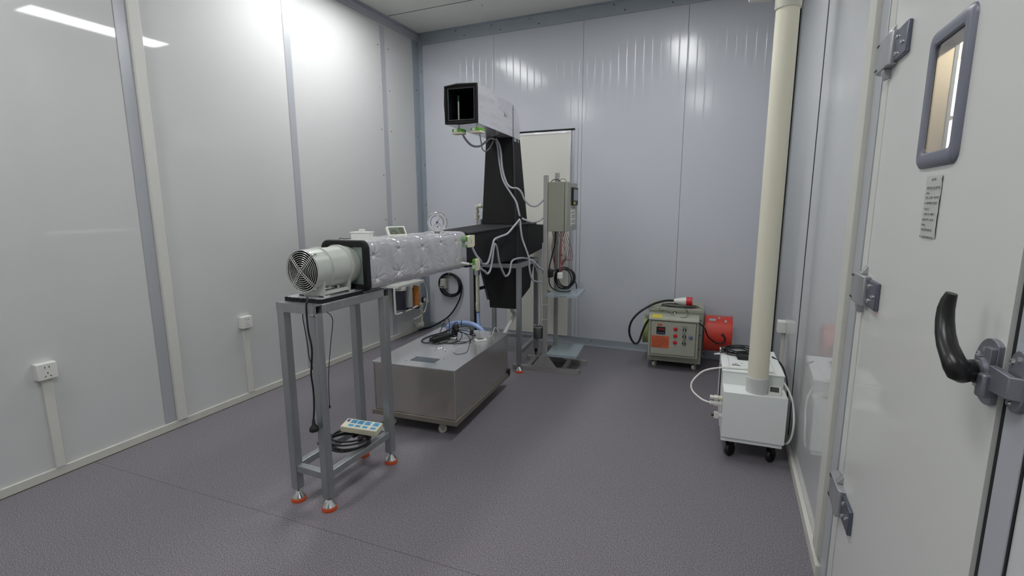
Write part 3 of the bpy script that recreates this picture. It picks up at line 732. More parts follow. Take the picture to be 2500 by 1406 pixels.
# digital thermo-hygrometer, leaning back on its stand
def seg7(mb, ch, x, z, w, h, t, y):
    S = {'2': 'abged', '9': 'abcdfg', '7': 'abc', '6': 'acdefg', '5': 'acdfg', '1': 'bc', '0': 'abcdef'}[ch]
    R = {'a': (0, h - t, w, h), 'd': (0, 0, w, t), 'g': (0, h / 2 - t / 2, w, h / 2 + t / 2), 'f': (0, h / 2, t, h), 'b': (w - t, h / 2, w, h), 'e': (0, 0, t, h / 2), 'c': (w - t, 0, w, h / 2)}
    for s in S:
        a, b, c, d = R[s]; mb.box(x + a, y, z + b, x + c, y + .0006, z + d)
hy = thing('thermo_hygrometer', 'white digital thermometer and humidity display tilted back on the silver duct', 'thermometer', (-1.765, 2.385, TZ - .006), rot=(radians(-36), 0, radians(60)))
MB().box(-.058, 0, .004, .058, .020, .072).build('case', M_white, hy, bevel=.005)
MB().box(-.048, -.0008, .014, .048, .0005, .063).build('display', M_lcd, hy, smooth=0)
dg = MB()
seg7(dg, '2', -.038, .019, .013, .026, .003, -.0016); seg7(dg, '9', -.021, .019, .013, .026, .003, -.0016); seg7(dg, '5', -.005, .019, .007, .013, .002, -.0016)
seg7(dg, '7', .010, .019, .013, .026, .003, -.0016); seg7(dg, '6', .027, .019, .013, .026, .003, -.0016)
dg.box(.018, -.0016, .050, .024, -.001, .058).box(.028, -.0016, .050, .036, -.001, .058)
dg.build('digits', M_lcdd, hy, smooth=0)
MB().box(-.05, .020, .01, -.04, .048, .026).build('stand_foot', M_white, hy, bevel=.001)
MB().box(.04, .020, .01, .05, .048, .026).build('stand_foot', M_white, hy, bevel=.001)
# round dial gauge
ga = thing('dial_gauge', 'round chrome thermometer and hygrometer dial standing on the silver duct', 'gauge', (-1.73, 2.75, TZ - .004), rz=.42)
gz = .068
MB().lathe([(.060, .016), (.066, .012), (.0665, .002), (.063, -.004), (.060, -.002), (.059, .002)], (0, 0, gz), (0, 1, 0), 56, cap=False).lathe([(.0005, .016), (.062, .016)], (0, 0, gz), (0, 1, 0), 40, cap=False).build('bezel', M_chrome, ga)
MB().cyl((0, .001, gz), (0, .014, gz), .060, n=56).build('dial_face', mat('dial white', (208, 210, 214), .3), ga)
arc = MB(); arcb = MB(); tk = MB()
def arcband(mb, c, R, a0, a1, w, y, n=20):
    for i in range(n):
        t0, t1 = radians(a0 + (a1 - a0) * i / n), radians(a0 + (a1 - a0) * (i + 1) / n)
        q = [(c[0] + r_ * cos(t), y, c[1] + r_ * sin(t)) for r_, t in ((R, t0), (R, t1), (R + w, t1), (R + w, t0))]
        mb.hexa(q, [(a, y + .0007, b) for a, _, b in q])
arcband(arcb, (0, gz), .040, 215, 95, .003, 0)
arcband(arc, (0, gz), .040, 72, -25, .003, 0)
arcband(arc, (.002, gz - .030), .025, 0, 180, .0012, 0); arcband(arc, (.002, gz - .030), .018, 10, 170, .001, 0)
arcband(arc, (.002, gz - .030), .025, 180, 235, .0012, 0, 8); arcband(arc, (.002, gz - .030), .025, -55, 0, .0012, 0, 8)
for k in range(25):
    t = radians(220 - k * 10.5); r0, r1 = .046, (.052 if k % 3 == 0 else .049)
    tk.tube([(r0 * cos(t), 0, gz + r0 * sin(t)), (r1 * cos(t), 0, gz + r1 * sin(t))], .0007, 4, smooth=False)
arc.build('dial_arc', M_ink, ga, smooth=0); arcb.build('dial_arc', M_blue, ga, smooth=0); tk.build('tick_marks', M_ink2, ga, smooth=0)
MB().tube([(-.006, -.001, gz - .012), (.018, -.001, gz + .026)], .0009, 5, smooth=False).lathe([(.006, 0), (.005, .002)], (0, 0, gz), (0, -1, 0), 20).lathe([(.004, 0), (.003, .002)], (.002, 0, gz - .030), (0, -1, 0), 16).tube([(.002, -.001, gz - .030), (.014, -.001, gz - .018)], .0006, 5, smooth=False).build('needle', M_blue, ga)
MB().obox((-.028, .012, .006), (.02, .03, .012), (0, .5, 0)).build('stand_foot', M_white, ga, bevel=.001)
MB().obox((.028, .012, .006), (.02, .03, .012), (0, -.5, 0)).build('stand_foot', M_white, ga, bevel=.001)
MB().cyl((-.009, -.002, .004), (-.009, .01, .004), .003, n=12).cyl((.009, -.002, .004), (.009, .01, .004), .003, n=12).build('knob', M_black, ga)

# ================================================================== GREEN AND WHITE DUCT SENSORS
def sensor(loc, rot, label, group):
    t = thing('duct_sensor', label, 'sensor', loc, rot=rot, group=group)
    MB().prism([(-.040, -.030), (.028, -.030), (.040, -.018), (.040, .030), (-.028, .030), (-.040, .018)], 'z', .0, .020).build('base_housing', M_green, t, bevel=.002)
    MB().prism([(-.041, -.031), (.030, -.031), (.041, -.019), (.041, .031), (-.030, .031), (-.041, .019)], 'z', -.014, .0005).build('cover', M_offw, t, bevel=.003)
    MB().box(-.026, -.033, .001, -.002, -.029, .018).build('terminal_label', M_white, t, bevel=.001)
    m = MB()
    for k in range(5): m.box(-.014 + k * .006, -.010, -.0147, -.011 + k * .006, -.002, -.0142)
    m.build('print', M_ink2, t, smooth=0)
    MB().cyl((0, 0, .020), (0, 0, .035), .009, n=20).cyl((0, 0, .035), (0, 0, .205), .0055, n=16).build('probe', M_white, t)
    MB().lathe([(.0058, .205), (.0065, .210), (.0062, .240), (.003, .245)], (0, 0, 0), n=16).build('probe_tip', mat('dark green tip', (34, 88, 56), .5), t)
    return t
S0 = sensor((-1.765, 3.125, 1.945), (0, 0, .1), 'left green and white sensor hung under the mouth of the upper duct', 'sensors under the upper duct')
dup(S0, (-1.622, 3.125, 1.945), (0, 0, .1), 'right green and white sensor under the upper duct, at its corner', 'sensors under the upper duct')
dup(S0, (-1.600, 2.955, 1.205), (0, radians(-90), radians(-14)), 'green and white sensor at the top far end of the silver duct', 'sensors on the side of the silver duct')
dup(S0, (-1.570, 2.985, 1.045), (0, radians(-90), radians(4)), 'green and white sensor low at the far end of the silver duct', 'sensors on the side of the silver duct')
tag(MB().tube([(-1.60, 2.93, 1.05), (-1.62, 2.92, 1.055), (-1.645, 2.90, 1.06)], .010, 12).build('pipe_elbow', M_slv), 'short pale elbow joining the lower sensor to the silver duct end', 'pipe fitting')

# ================================================================== BLACK DUCT UNIT (taper, box, tower, hopper, upper silver outlet)
A2 = .087; O2 = (-1.585, 3.80)
bd = thing('insulated_duct_tower', 'black foam covered duct tower with a silver upper outlet and a hopper below', 'air duct', (-1.75, 4.0, .96))
def R2(lx, ly, z): return rb(O2, A2, lx, ly, z)
bt = .985; tp = 1.283
bxl, bxr, byf, byr = -.375, -.040, .035, .345
MB().hexa([R2(bxl, byf, bt), R2(bxr, byf, bt), R2(bxr, byr, bt), R2(bxl, byr, bt)], [R2(bxl, byf, tp), R2(bxr, byf, tp), R2(bxr, byr, tp), R2(bxl, byr, tp)]).build('mixing_box', M_foam, bd, world=True, bevel=.004)
MB().hexa([(-1.925, 2.972, 1.02), (-1.642, 2.972, 1.02), R2(bxr + .001, byf, bt), R2(bxl, byf, bt)], [(-1.925, 2.972, 1.262), (-1.642, 2.972, 1.262), R2(bxr + .001, byf, tp), R2(bxl, byf, tp)]).build('taper_duct', M_foam, bd, world=True, bevel=.004)
MB().hexa([R2(bxl, byr, bt), R2(bxr, byr, bt), (-1.70, 4.78, 1.03), (-1.95, 4.78, 1.03)], [R2(bxl, byr, tp - .005), R2(bxr, byr, tp - .005), (-1.70, 4.78, 1.245), (-1.95, 4.78, 1.245)]).build('rear_duct', M_foam, bd, world=True, bevel=.004)
# upper duct
AU = .095; OU = (-1.587, 3.069); UW, UH, UL, UZ = .24, .254, .755, 1.99
def RU(lx, ly, z): return rb(OU, AU, lx, ly, z)
dn = .012
def shell_box(fr, x0, x1, y0, y1, z0, z1, t):
    m = MB()
    def bx(a0, a1, c0, c1): m.hexa([fr(a0, y0, c0), fr(a1, y0, c0), fr(a1, y1, c0), fr(a0, y1, c0)], [fr(a0, y0, c1), fr(a1, y0, c1), fr(a1, y1, c1), fr(a0, y1, c1)])
    bx(x0, x0 + t, z0, z1); bx(x1 - t, x1, z0, z1); bx(x0 + t, x1 - t, z0, z0 + t); bx(x0 + t, x1 - t, z1 - t, z1)
    return m
upd = shell_box(RU, -UW, 0, .008, UL, UZ, UZ + UH, .006).build('outlet_duct', M_foil2, bd, world=True, smooth=0)
shell_box(RU, -UW + .0065, -.0065, -.001, UL, UZ + .0065, UZ + UH - .0065, .018).build('foam_lining', M_foam, upd, world=True, smooth=0)
shell_box(RU, -UW + .025, -.025, -.0015, UL, UZ + .025, UZ + UH - .025, .0015).build('liner', M_liner, upd, world=True, smooth=0)
m = MB()
def edge_line(m, pts, r): m.tube([RU(*p) for p in pts], r, 6, True, smooth=False)
edge_line(m, [(-UW + .026, -.003, UZ + .026), (-.026, -.003, UZ + .026), (-.026, -.003, UZ + UH - .026), (-UW + .026, -.003, UZ + UH - .026)], .0012)
m.build('liner_edge', M_hing, upd, world=True)
m = MB()
edge_line(m, [(-UW + .006, -.002, UZ + .006), (-UW * .5, -.006, UZ + .003), (-.006, -.002, UZ + .006), (-.005, -.005, UZ + UH * .5), (-.006, -.002, UZ + UH - .006), (-UW * .6, -.003, UZ + UH - .002), (-UW + .006, -.002, UZ + UH - .010), (-UW + .004, -.004, UZ + UH * .5)], .010)
m.build('foam_lip', M_foam, upd, world=True)
MB().hexa([RU(-UW, UL - .002, UZ), RU(0, UL - .002, UZ), RU(0, UL, UZ), RU(-UW, UL, UZ)], [RU(-UW, UL - .002, UZ + UH), RU(0, UL - .002, UZ + UH), RU(0, UL, UZ + UH), RU(-UW, UL, UZ + UH)]).build('end_plate', M_foam, upd, world=True, smooth=0)
scribble(MB(), RU(.0005, .54, UZ + .158), RU(0, 1, 0) - RU(0, 0, 0), (0, 0, -1), RU(1, 0, 0) - RU(0, 0, 0), [(0, .0, .02, .010), (.014, .0, .075, .018)], 11, w=.002).build('handwriting', M_ink, upd, world=True, smooth=0)
# elbow
prof = [(UL + .02, UZ - .002), (UL + .02, UZ + UH)] + [(UL + .02 + .165 * sin(radians(t)) * 1.05, UZ + UH - (1 - cos(radians(t))) * (UH + .004) * 1.0) for t in range(12, 91, 8)] + [(UL + .193, UZ - .002)]
n = len(prof)
MB().add([RU(-UW, y, z) for y, z in prof] + [RU(0, y, z) for y, z in prof], [tuple(range(n)), tuple(range(2 * n - 1, n - 1, -1))] + [(i, (i + 1) % n, n + (i + 1) % n, n + i) for i in range(n)]).build('elbow', M_foil2, bd, world=True, smooth=30)
def RB(fr, x0, x1, y0, y1, z0, z1): return MB().hexa([fr(x0, y0, z0), fr(x1, y0, z0), fr(x1, y1, z0), fr(x0, y1, z0)], [fr(x0, y0, z1), fr(x1, y0, z1), fr(x1, y1, z1), fr(x0, y1, z1)])
RB(RU, -UW + .004, -.004, UL, UL + .02, UZ + .002, UZ + UH - .006).build('joint_foam', M_foam, bd, world=True, smooth=0)
RB(RU, -.004, .0015, UL + .004, UL + .010, UZ + .02, UZ + UH - .03).build('foil_strip', M_chrome, bd, world=True, smooth=0)
for b_ in ((UL + .03, UL + .05), (UL + .06, UL + .085), (UL + .13, UL + .15)):
    RB(RU, -.002, .002, b_[0], b_[1], UZ - .03, UZ + .004).build('foil_strip', M_chrome, bd, world=True, smooth=0)
# tower
tb = [R2(-.36, .040, tp), R2(-.045, .040, tp), R2(-.045, .350, tp), R2(-.36, .350, tp)]
tt = [RU(-UW, UL + .012, UZ + .003), RU(0, UL + .012, UZ + .003), RU(0, UL + .195, UZ + .003), RU(-UW, UL + .195, UZ + .003)]
MB().hexa(tb, tt).build('riser', M_foam, bd, world=True, bevel=.005)
m = MB()
m.tube([tb[1] + Vector((-.004, -.003, 0)), tt[1] + Vector((-.004, -.003, 0))], .007, 6, smooth=False)
m.tube([R2(bxr - .004, byf - .001, bt), R2(bxr - .004, byf - .001, tp)], .008, 6, smooth=False)
m.tube([R2(bxr - .002, byr + .012, bt + .01), R2(bxr - .002, byr + .012, tp)], .007, 6, smooth=False)
m.tube([R2(bxr, byf, tp), R2(bxr, byr, tp), R2(bxr + .001, byr + .25, tp - .012)], .011, 6, smooth=False)
m.tube([(-1.642, 2.98, 1.255), R2(bxr, byf, tp - .006)], .009, 6, smooth=False)
m.build('corner_tape', M_foamt, bd, world=True)
# hopper
def HR(xl, xr, yf, yr, z): return [R2(xl, yf, z), R2(xr, yf, z), R2(xr, yr, z), R2(xl, yr, z)]
hl = [HR(-.288, -.050, .022, .155, .562), HR(-.292, -.046, .022, .185, .630), HR(-.315, -.040, .022, .42, .690), HR(-.372, -.038, .028, .54, .94)]
MB().hexa(hl[0], hl[1]).hexa(hl[1], hl[2]).hexa(hl[2], hl[3]).build('hopper', M_foam, bd, world=True, smooth=0)
m = MB().hexa([R2(-.310, .012, .632), R2(-.290, .012, .632), R2(-.290, .03, .632), R2(-.310, .03, .632)], [R2(-.380, .012, .93), R2(-.358, .012, .93), R2(-.358, .03, .93), R2(-.380, .03, .93)])
m.build('hopper_flange', M_foamt, bd, world=True, smooth=0)
MB().hexa([R2(-.378, .03, .94), R2(-.041, .03, .94), R2(-.041, .46, .94), R2(-.378, .46, .94)], [R2(-.375, .035, bt), R2(-.040, .035, bt), R2(-.040, .345, bt), R2(-.375, .345, bt)]).build('hopper_neck', M_foam, bd, world=True, smooth=0)

# ================================================================== REAR STAND under the black unit
W2, L2, Z2 = .470, .575, .957
s2 = thing('metal_stand', 'galvanised tube stand carrying the black duct tower behind the steel tank', 'stand', (O2[0], O2[1], 0), rz=A2)
for (x, y) in ((-.04, 0), (-W2, 0), (-.04, L2 - .04), (-W2, L2 - .04)):
    tube_leg(x, y, .07, Z2 - .04).build('leg', M_zinc, s2, bevel=.003)
    if (x, y) == (-.04, L2 - .04): MB().lathe([(.004, 0), (.006, .02), (.016, .045), (.016, .07)], (x + .02, y + .02, 0), n=18).build('levelling_foot', M_black, s2)
    else: level_foot(s2, x + .02, y + .02, .07)
for y in (0, L2 - .04): MB().box(-W2, y, Z2 - .04, 0, y + .04, Z2).build('top_rail', M_zinc, s2, bevel=.003)
for x in (-.04, -W2): MB().box(x, .04, Z2 - .04, x + .04, L2 - .04, Z2).build('top_rail', M_zinc, s2, bevel=.003)
for x in (-.038, -W2): MB().box(x, .04, .165, x + .036, L2 - .04, .20).build('lower_rail', M_zinc, s2, bevel=.003)
MB().box(-W2 + .04, L2 - .038, .165, -.04, L2 - .002, .20).build('lower_rail', M_zinc, s2, bevel=.003)
MB().hexa([(-W2 + .04, .01, .700), (-.318, .01, .731), (-.318, .03, .731), (-W2 + .04, .03, .700)], [(-W2 + .04, .01, .724), (-.328, .01, .758), (-.328, .03, .758), (-W2 + .04, .03, .724)]).build('foam_wrapped_brace', M_foam, s2, smooth=0)
MB().box(-W2 + .041, .002, .20, -W2 + .047, .038, .90).build('dark_strip', M_foam, s2, smooth=0)  # dark strip covering the right face of the near left leg

# ================================================================== STAINLESS TANK ON CASTERS
AT = .069; TWD, TLN, TZT = .591, .949, .446
tk_ = thing('steel_tank', 'low rectangular stainless steel tank on a caster frame', 'water tank', (-1.488, 2.513, 0), rz=AT)
MB().box(-TWD, 0, .120, 0, TLN, TZT - .006).build('body', M_steel, tk_, bevel=.003)
MB().box(-TWD - .004, -.004, TZT - .006, .004, TLN + .004, TZT).build('lid', M_steeltop, tk_, bevel=.001)
MB().box(-TWD + .01, -.0025, .13, -TWD + .012, -.001, .43).build('corner_seam', M_hing, tk_, smooth=0)
MB().box(-.003, -.0015, .125, .0015, .003, .44).build('corner_seam', M_hing, tk_, smooth=0)
cf = MB()
for bx in ((-TWD - .012, -.014, .012, .018), (-TWD - .012, TLN - .018, .012, TLN + .014), (-TWD - .012, .018, -TWD + .02, TLN - .018), (-.02, .018, .012, TLN - .018)):
    cf.box(bx[0], bx[1], .086, bx[2], bx[3], .120)
cf.build('caster_frame', mat('frame steel', (150, 145, 134), .35, .7), tk_, bevel=.003)
def caster(parent, x, y, ztop, r, rot=.6, tyre=None, dark=False):
    tyre = tyre or M_wheel
    R = Matrix.Rotation(rot, 4, 'Z'); o = Vector((x, y, 0))
    m = MB(); hub = MB(); 
    def tr(mb2, mb): mb.add([o + (R @ v) for v in mb2.v], mb2.f)
    a = MB()
    a.lathe([(r * .55, -.011), (r * .95, -.010), (r, -.005), (r, .005), (r * .95, .010), (r * .55, .011)], (.012, 0, r), (0, 1, 0), 28)
    tr(a, m); wheel = m.build('caster', tyre, parent)
    b_ = MB(); b_.box(-.028, -.026, ztop - .004, .028, .026, ztop).prism([(-.012, ztop - .004), (.026, ztop - .004), (.020, r - .006), (.004, r - .006)], 'y', -.017, -.014).prism([(-.012, ztop - .004), (.026, ztop - .004), (.020, r - .006), (.004, r - .006)], 'y', .014, .017)
    b_.cyl((.012, -.019, r), (.012, .019, r), .005, n=12)
    m2 = MB(); tr(b_, m2); m2.build('fork', M_black if dark else M_hing, wheel)
for (x, y, ro) in ((-.13, .045, .7), (-TWD + .085, .045, .5), (-.12, TLN - .06, .4), (-TWD + .09, TLN - .06, .9)):
    caster(tk_, x, y, .086, .027, ro)
# lid fittings
def RT(p): 
    o = root_matrix(tk_).inverted() @ Vector(p); return o
wn = [RT(q) for q in ((-1.876, 2.668, TZT), (-1.71, 2.689, TZT), (-1.694, 2.62, TZT), (-1.872, 2.592, TZT))]
MB().box(-.365, .090, TZT, -.190, .175, TZT + .0025).build('inspection_window', mat('grey window pane', (92, 98, 108), .15, .3), tk_, bevel=.0005)
for x, y in ((-.385, .075), (-.17, .075), (-.385, .19), (-.17, .19)):
    MB().lathe([(.004, 0), (.003, .002)], (x, y, TZT), n=10).build('rivet', M_gap, tk_)
for (x, y, ro) in ((-.27, .330, .05), (-.30, .60, -.1)):
    R = Matrix.Rotation(ro, 3, 'Z'); pts = [Vector((x, y, TZT)) + R @ Vector((-.040 * cos(radians(t)) * 1.0, 0, .024 * sin(radians(t)) ** .8 if 0 < t < 180 else 0)) for t in range(0, 181, 15)]
    MB().tube(pts, .0035, 10).build('handle', M_chrome, tk_)
MB().box(-.004, TLN - .02, .10, .016, TLN + .016, .15).build('corner_cap', M_black, tk_, bevel=.003)
# probe thermometer on the lid
pt = thing('probe_thermometer', 'small white thermometer with dark display and wire probe on the tank lid', 'thermometer', (-1.645, 3.165, TZT), rz=.75)
MB().box(-.045, -.024, 0, .045, .024, .018).build('case', M_white, pt, bevel=.004)
MB().box(-.022, -.014, .018, .024, .014, .0188).build('display', M_inkb, pt, smooth=0)
MB().tube([(-1.612, 3.195, TZT + .012), (-1.625, 3.235, TZT + .02), (-1.634, 3.29, TZT + .004), (-1.63, 3.34, TZT + .01), (-1.635, 3.38, TZT + .045), (-1.625, 3.40, TZT + .05), (-1.613, 3.41, TZT + .02), (-1.62, 3.425, TZT + .003)], .0022, 6).build('probe_wire', M_white, pt, world=True)

# power adapters and their tangled cords on the lid
def zt(p, dz=.004): return (p[0], p[1], TZT + dz)
ad = thing('power_adapter', 'black power brick with its tangled cords lying on the steel tank lid', 'power adapter', (-1.93, 3.09, TZT), rz=-.27)
MB().box(-.030, -.100, 0, .030, .100, .032).build('case', M_black, ad, bevel=.004)
MB().box(-.0305, -.1005, .012, .0305, .1005, .014).build('seam', M_foamt, ad, smooth=0)
rd = random.Random(9)
m = MB()
m.tube([(-1.93, 3.0, TZT + .02), (-1.98, 2.96, TZT + .004), (-2.04, 2.98, TZT + .004), (-2.066, 3.06, TZT + .004), (-2.06, 3.16, TZT + .004), (-2.02, 3.26, TZT + .01), (-1.96, 3.28, TZT + .04), (-1.90, 3.25, TZT + .05)], .0042, 8)
cord_runs = [
    [(-1.90, 3.24, .05), (-1.84, 3.26, .02), (-1.76, 3.20, .012), (-1.70, 3.11, .005), (-1.69, 3.08, .004)],
    [(-1.90, 3.25, .045), (-1.82, 3.29, .03), (-1.75, 3.24, .02), (-1.71, 3.15, .010), (-1.74, 3.05, .004), (-1.83, 3.01, .004), (-1.90, 3.0, .004), (-1.95, 3.02, .004)],
    [(-1.91, 3.22, .04), (-1.87, 3.15, .02), (-1.86, 3.06, .008), (-1.89, 2.98, .004), (-1.93, 2.96, .004), (-1.97, 2.98, .02), (-1.96, 3.06, .036), (-1.92, 3.15, .045)],
    [(-1.89, 3.22, .05), (-1.82, 3.20, .03), (-1.79, 3.10, .006), (-1.82, 3.03, .004), (-1.88, 3.02, .004)],
    [(-1.88, 3.24, .035), (-1.80, 3.27, .010), (-1.74, 3.27, .006), (-1.78, 3.31, .012)],
    [(-1.90, 3.20, .05), (-1.84, 3.12, .03), (-1.77, 3.06, .012), (-1.72, 3.10, .006)]]
for r_ in cord_runs: m.tube([(x, y, TZT + z) for x, y, z in r_], .0030, 8)
m.tube([(-1.93, 3.22, TZT + .045), (-1.97, 3.12, TZT + .03), (-1.97, 3.02, TZT + .036), (-1.94, 2.97, TZT + .01), (-1.89, 2.965, TZT + .005), (-1.86, 3.0, TZT + .006)], .0033, 8)
m.tube([(-1.90, 3.26, TZT + .06), (-1.91, 3.29, TZT + .09), (-1.935, 3.30, TZT + .085), (-1.93, 3.27, TZT + .05)], .0033, 8)
m.tube([(-1.91, 3.27, TZT + .05), (-1.88, 3.33, TZT + .055), (-1.83, 3.34, TZT + .05), (-1.80, 3.30, TZT + .03)], .003, 8)
tg = m.build('power_cord', M_cable, ad, world=True)
MB().obox((-1.90, 3.235, TZT + .045), (.05, .035, .085), (.3, .2, .4)).obox((-1.885, 3.225, TZT + .05), (.03, .05, .05), (.7, .1, .9)).build('tied_bundle', M_black, tg, world=True, bevel=.010)
MB().obox((-1.79, 3.30, TZT + .022), (.028, .036, .036), (0, .2, .4)).build('plug', M_black, tg, world=True, bevel=.006)
MB().tube([(-1.70, 3.10, TZT + .006), (-1.665, 3.03, TZT + .004), (-1.62, 2.93, TZT + .004), (-1.60, 2.86, TZT + .004), (-1.63, 2.81, TZT + .003), (-1.68, 2.83, TZT + .003)], .0018, 6).build('thin_lead', M_foamt, tg, world=True)
MB().tube([(-1.93, 3.20, TZT + .02), (-1.99, 3.30, TZT + .06), (-2.03, 3.36, TZT + .085), (-2.055, 3.385, TZT + .09), (-2.065, 3.37, TZT + .085), (-2.06, 3.33, TZT + .06), (-2.04, 3.24, TZT + .012)], .0035, 8).build('raised_loop', M_cable, tg, world=True)

# ================================================================== CABLE COIL ON THE BACK WALL
cc = thing('cable_coil', 'thick black cable coiled in loops and hung on the back wall', 'cable', (-2.905, 4.88, .38))
m = MB(); rd = random.Random(4)
for k in range(5):
    c = Vector((-2.908 + rd.uniform(-.012, .012), 4.886 - .008 * k, .538 + rd.uniform(-.01, .014))); Rr = .145 - .009 * (k % 3) + rd.uniform(-.006, .006)
    m.tube([c + Vector((Rr * cos(t) * 1.0, .004 * sin(3 * t + k), Rr * .93 * sin(t))) for t in [2 * pi * i / 24 for i in range(24)]], .008, 8, True, res=2)
m.tube([(-2.765, 4.872, .56), (-2.762, 4.872, .50), (-2.791, 4.872, .379), (-2.871, 4.872, .243), (-2.956, 4.866, .15), (-3.063, 4.86, .078), (-3.15, 4.85, .03), (-3.20, 4.84, .011), (-3.235, 4.78, .010), (-3.245, 4.70, .010)], .009, 10)
m.build('cable', M_cable, cc, world=True)
MB().prism([(-3.025, .500), (-2.942, .500), (-2.955, .61), (-3.008, .61)], 'y', 4.815, 4.862).build('plug', mat('grey plug', (176, 176, 166), .45), cc, world=True, bevel=.006)
MB().box(-3.010, 4.812, .515, -2.955, 4.816, .524).build('plug_groove', M_ink, cc, world=True, smooth=0)
MB().cyl((-2.908, 4.84, .670), (-2.908, YB, .670), .006).build('hook', M_hing, cc, world=True)

# ================================================================== WATER FILTER SET IN THE LEFT CORNER
wf_ = thing('water_filter', 'wall mounted set of three water filter cartridges in the far left corner', 'water filter', (-3.2, 4.4, .3))
FX = -3.17
MB().box(XL, 4.17, .585, FX + .05, 4.66, .615).build('bracket', M_white, wf_, world=True, bevel=.004)
for nm, y, r_, z0, z1, mt in (('cartridge', 4.27, .058, .345, .555, M_dkfil), ('cartridge', 4.415, .046, .345, .56, M_slv), ('cartridge', 4.545, .044, .335, .565, M_amber)):
    pr = [(r_ * .9, 0), (r_, .01)]
    if mt is M_amber:
        k = 0
        while z0 + .01 + k * .011 < z1 - .01: pr += [(r_ - .002, .01 + k * .011), (r_ + .002, .0155 + k * .011)]; k += 1
    pr += [(r_, z1 - z0)]
    c_ = MB().lathe(pr, (FX, y, z0), n=32).build('cartridge', mt, wf_, world=True, smooth=60)
    MB().lathe([(r_ + .006, z1), (r_ + .007, z1 + .006), (r_ + .007, z1 + .030)], (FX, y, 0), n=32).build('cap', M_white, c_, world=True)
    MB().lathe([(r_ * .8, z0 - .03), (r_ * .85, z0 - .025), (r_ * .85, z0)], (FX, y, 0), n=24).build('base_cup', M_foamt if mt is not M_dkfil else M_hing, c_, world=True)
gg_ = MB().cyl((FX + .02, 4.66, .385), (FX + .045, 4.66, .385), .034, n=28).build('pressure_gauge', M_black, wf_, world=True)
MB().cyl((FX + .044, 4.66, .385), (FX + .047, 4.66, .385), .026, n=28).build('gauge_face', M_paper, gg_, world=True)
MB().tube([(FX + .03, 4.13, .60), (FX + .03, 4.13, .50), (FX + .03, 4.135, .345), (FX + .03, 4.145, .320), (FX + .03, 4.20, .315), (FX + .03, 4.35, .318), (FX + .03, 4.52, .335), (FX + .03, 4.60, .345)], .011, 12).build('outlet_tube', M_white, wf_, world=True)
MB().tube([(FX + .02, 4.60, .60), (FX + .03, 4.68, .57), (FX + .03, 4.735, .45), (FX + .03, 4.72, .33), (FX + .03, 4.67, .245), (FX + .03, 4.63, .25), (FX + .03, 4.585, .30)], .006, 8).tube([(FX + .02, 4.62, .22), (FX + .03, 4.56, .205), (FX + .03, 4.46, .20)], .005, 8).build('thin_tube', M_white, wf_, world=True)
MB().cyl((FX, 4.59, .345), (FX, 4.78, .345), .022, n=20).cyl((FX, 4.645, .345), (FX, 4.645, .10), .020, n=20).lathe([(.027, 0), (.027, .045)], (FX, 4.645, .30), n=20).lathe([(.028, 0), (.028, .05)], (FX, 4.645, .075), n=20).cyl((FX - .09, 4.645, .10), (FX + .015, 4.645, .10), .024, n=20).cyl((FX, 4.56, .105), (FX, 4.645, .105), .026, n=20).build('supply_pipe', M_pvc, wf_, world=True)

# ================================================================== PVC PIPES BEHIND / BESIDE THE BLACK UNIT
pv = thing('pvc_pipe', 'white plastic water pipe with an elbow and union behind the tower', 'pipe', (-2.04, 4.05, .45))
py = 3.98
xx = -2.085
MB().tube([(xx + .13, py, 1.438), (xx + .03, py, 1.438), (xx, py, 1.428), (xx, py, 1.405), (xx, py, 1.30), (xx, py, .70), (xx, py, .45)], .0125, 14, smooth=False).build('pipe_run', M_pvc, pv, world=True)
MB().lathe([(.020, 0), (.020, .035)], (xx, py, 1.37), n=20).lathe([(.0225, 0), (.0225, .03)], (xx, py, 1.325), n=20).lathe([(.020, 0), (.020, .02)], (xx, py, 1.30), n=20).cyl((xx + .03, py, 1.438), (xx + .055, py, 1.438), .019).lathe([(.012, .0), (.017, .01), (.019, .025), (.012, .045)], (xx + .002, py, 1.405), n=20).build('union', M_pvc, pv, world=True)
MB().box(xx + .016, py - .01, 1.22, xx + .045, py + .02, 1.32).build('bracket', M_galv, pv, world=True)
pl = thing('pvc_pipe', 'white plastic standpipe below the lower sensor with a blue hose on its end', 'pipe', (-1.98, 3.74, .45))
MB().tube([(-1.965, 3.745, 1.0), (-1.965, 3.745, .52)], .016, 16, smooth=False).build('pipe_run', M_pvc, pl, world=True)
MB().lathe([(.021, 0), (.021, .035)], (-1.965, 3.745, .955), n=20).lathe([(.020, 0), (.020, .03)], (-1.965, 3.745, .575), n=20).lathe([(.014, 0), (.019, .01), (.019, .03)], (-1.965, 3.745, .535), n=20).build('union', M_pvc, pl, world=True)
MB().box(-1.985, 3.725, .85, -1.948, 3.765, .935).build('clamp', M_galv, pl, world=True, bevel=.003)
MB().tube([(-1.965, 3.745, .535), (-1.96, 3.74, .49), (-1.945, 3.72, .43), (-1.92, 3.70, .36), (-1.90, 3.66, .28), (-1.89, 3.62, .20)], .0145, 14).build('blue_hose', M_hoseb, pl, world=True)
MB().lathe([(.017, 0), (.017, .007)], (-1.965, 3.745, .522), n=20).build('hose_clip', M_black, pl, world=True)
bh = thing('blue_hose', 'pale blue hose looping over the back edge of the tank', 'hose', (-1.9, 3.42, TZT))
MB().tube([(-2.02, 3.33, TZT + .024), (-2.045, 3.40, TZT + .034), (-2.03, 3.46, TZT + .035), (-1.95, 3.50, TZT + .036), (-1.88, 3.52, TZT + .02), (-1.81, 3.53, TZT - .03), (-1.76, 3.53, TZT - .12), (-1.73, 3.53, TZT - .26)], .019, 16).build('hose', M_hoseb, bh, world=True)
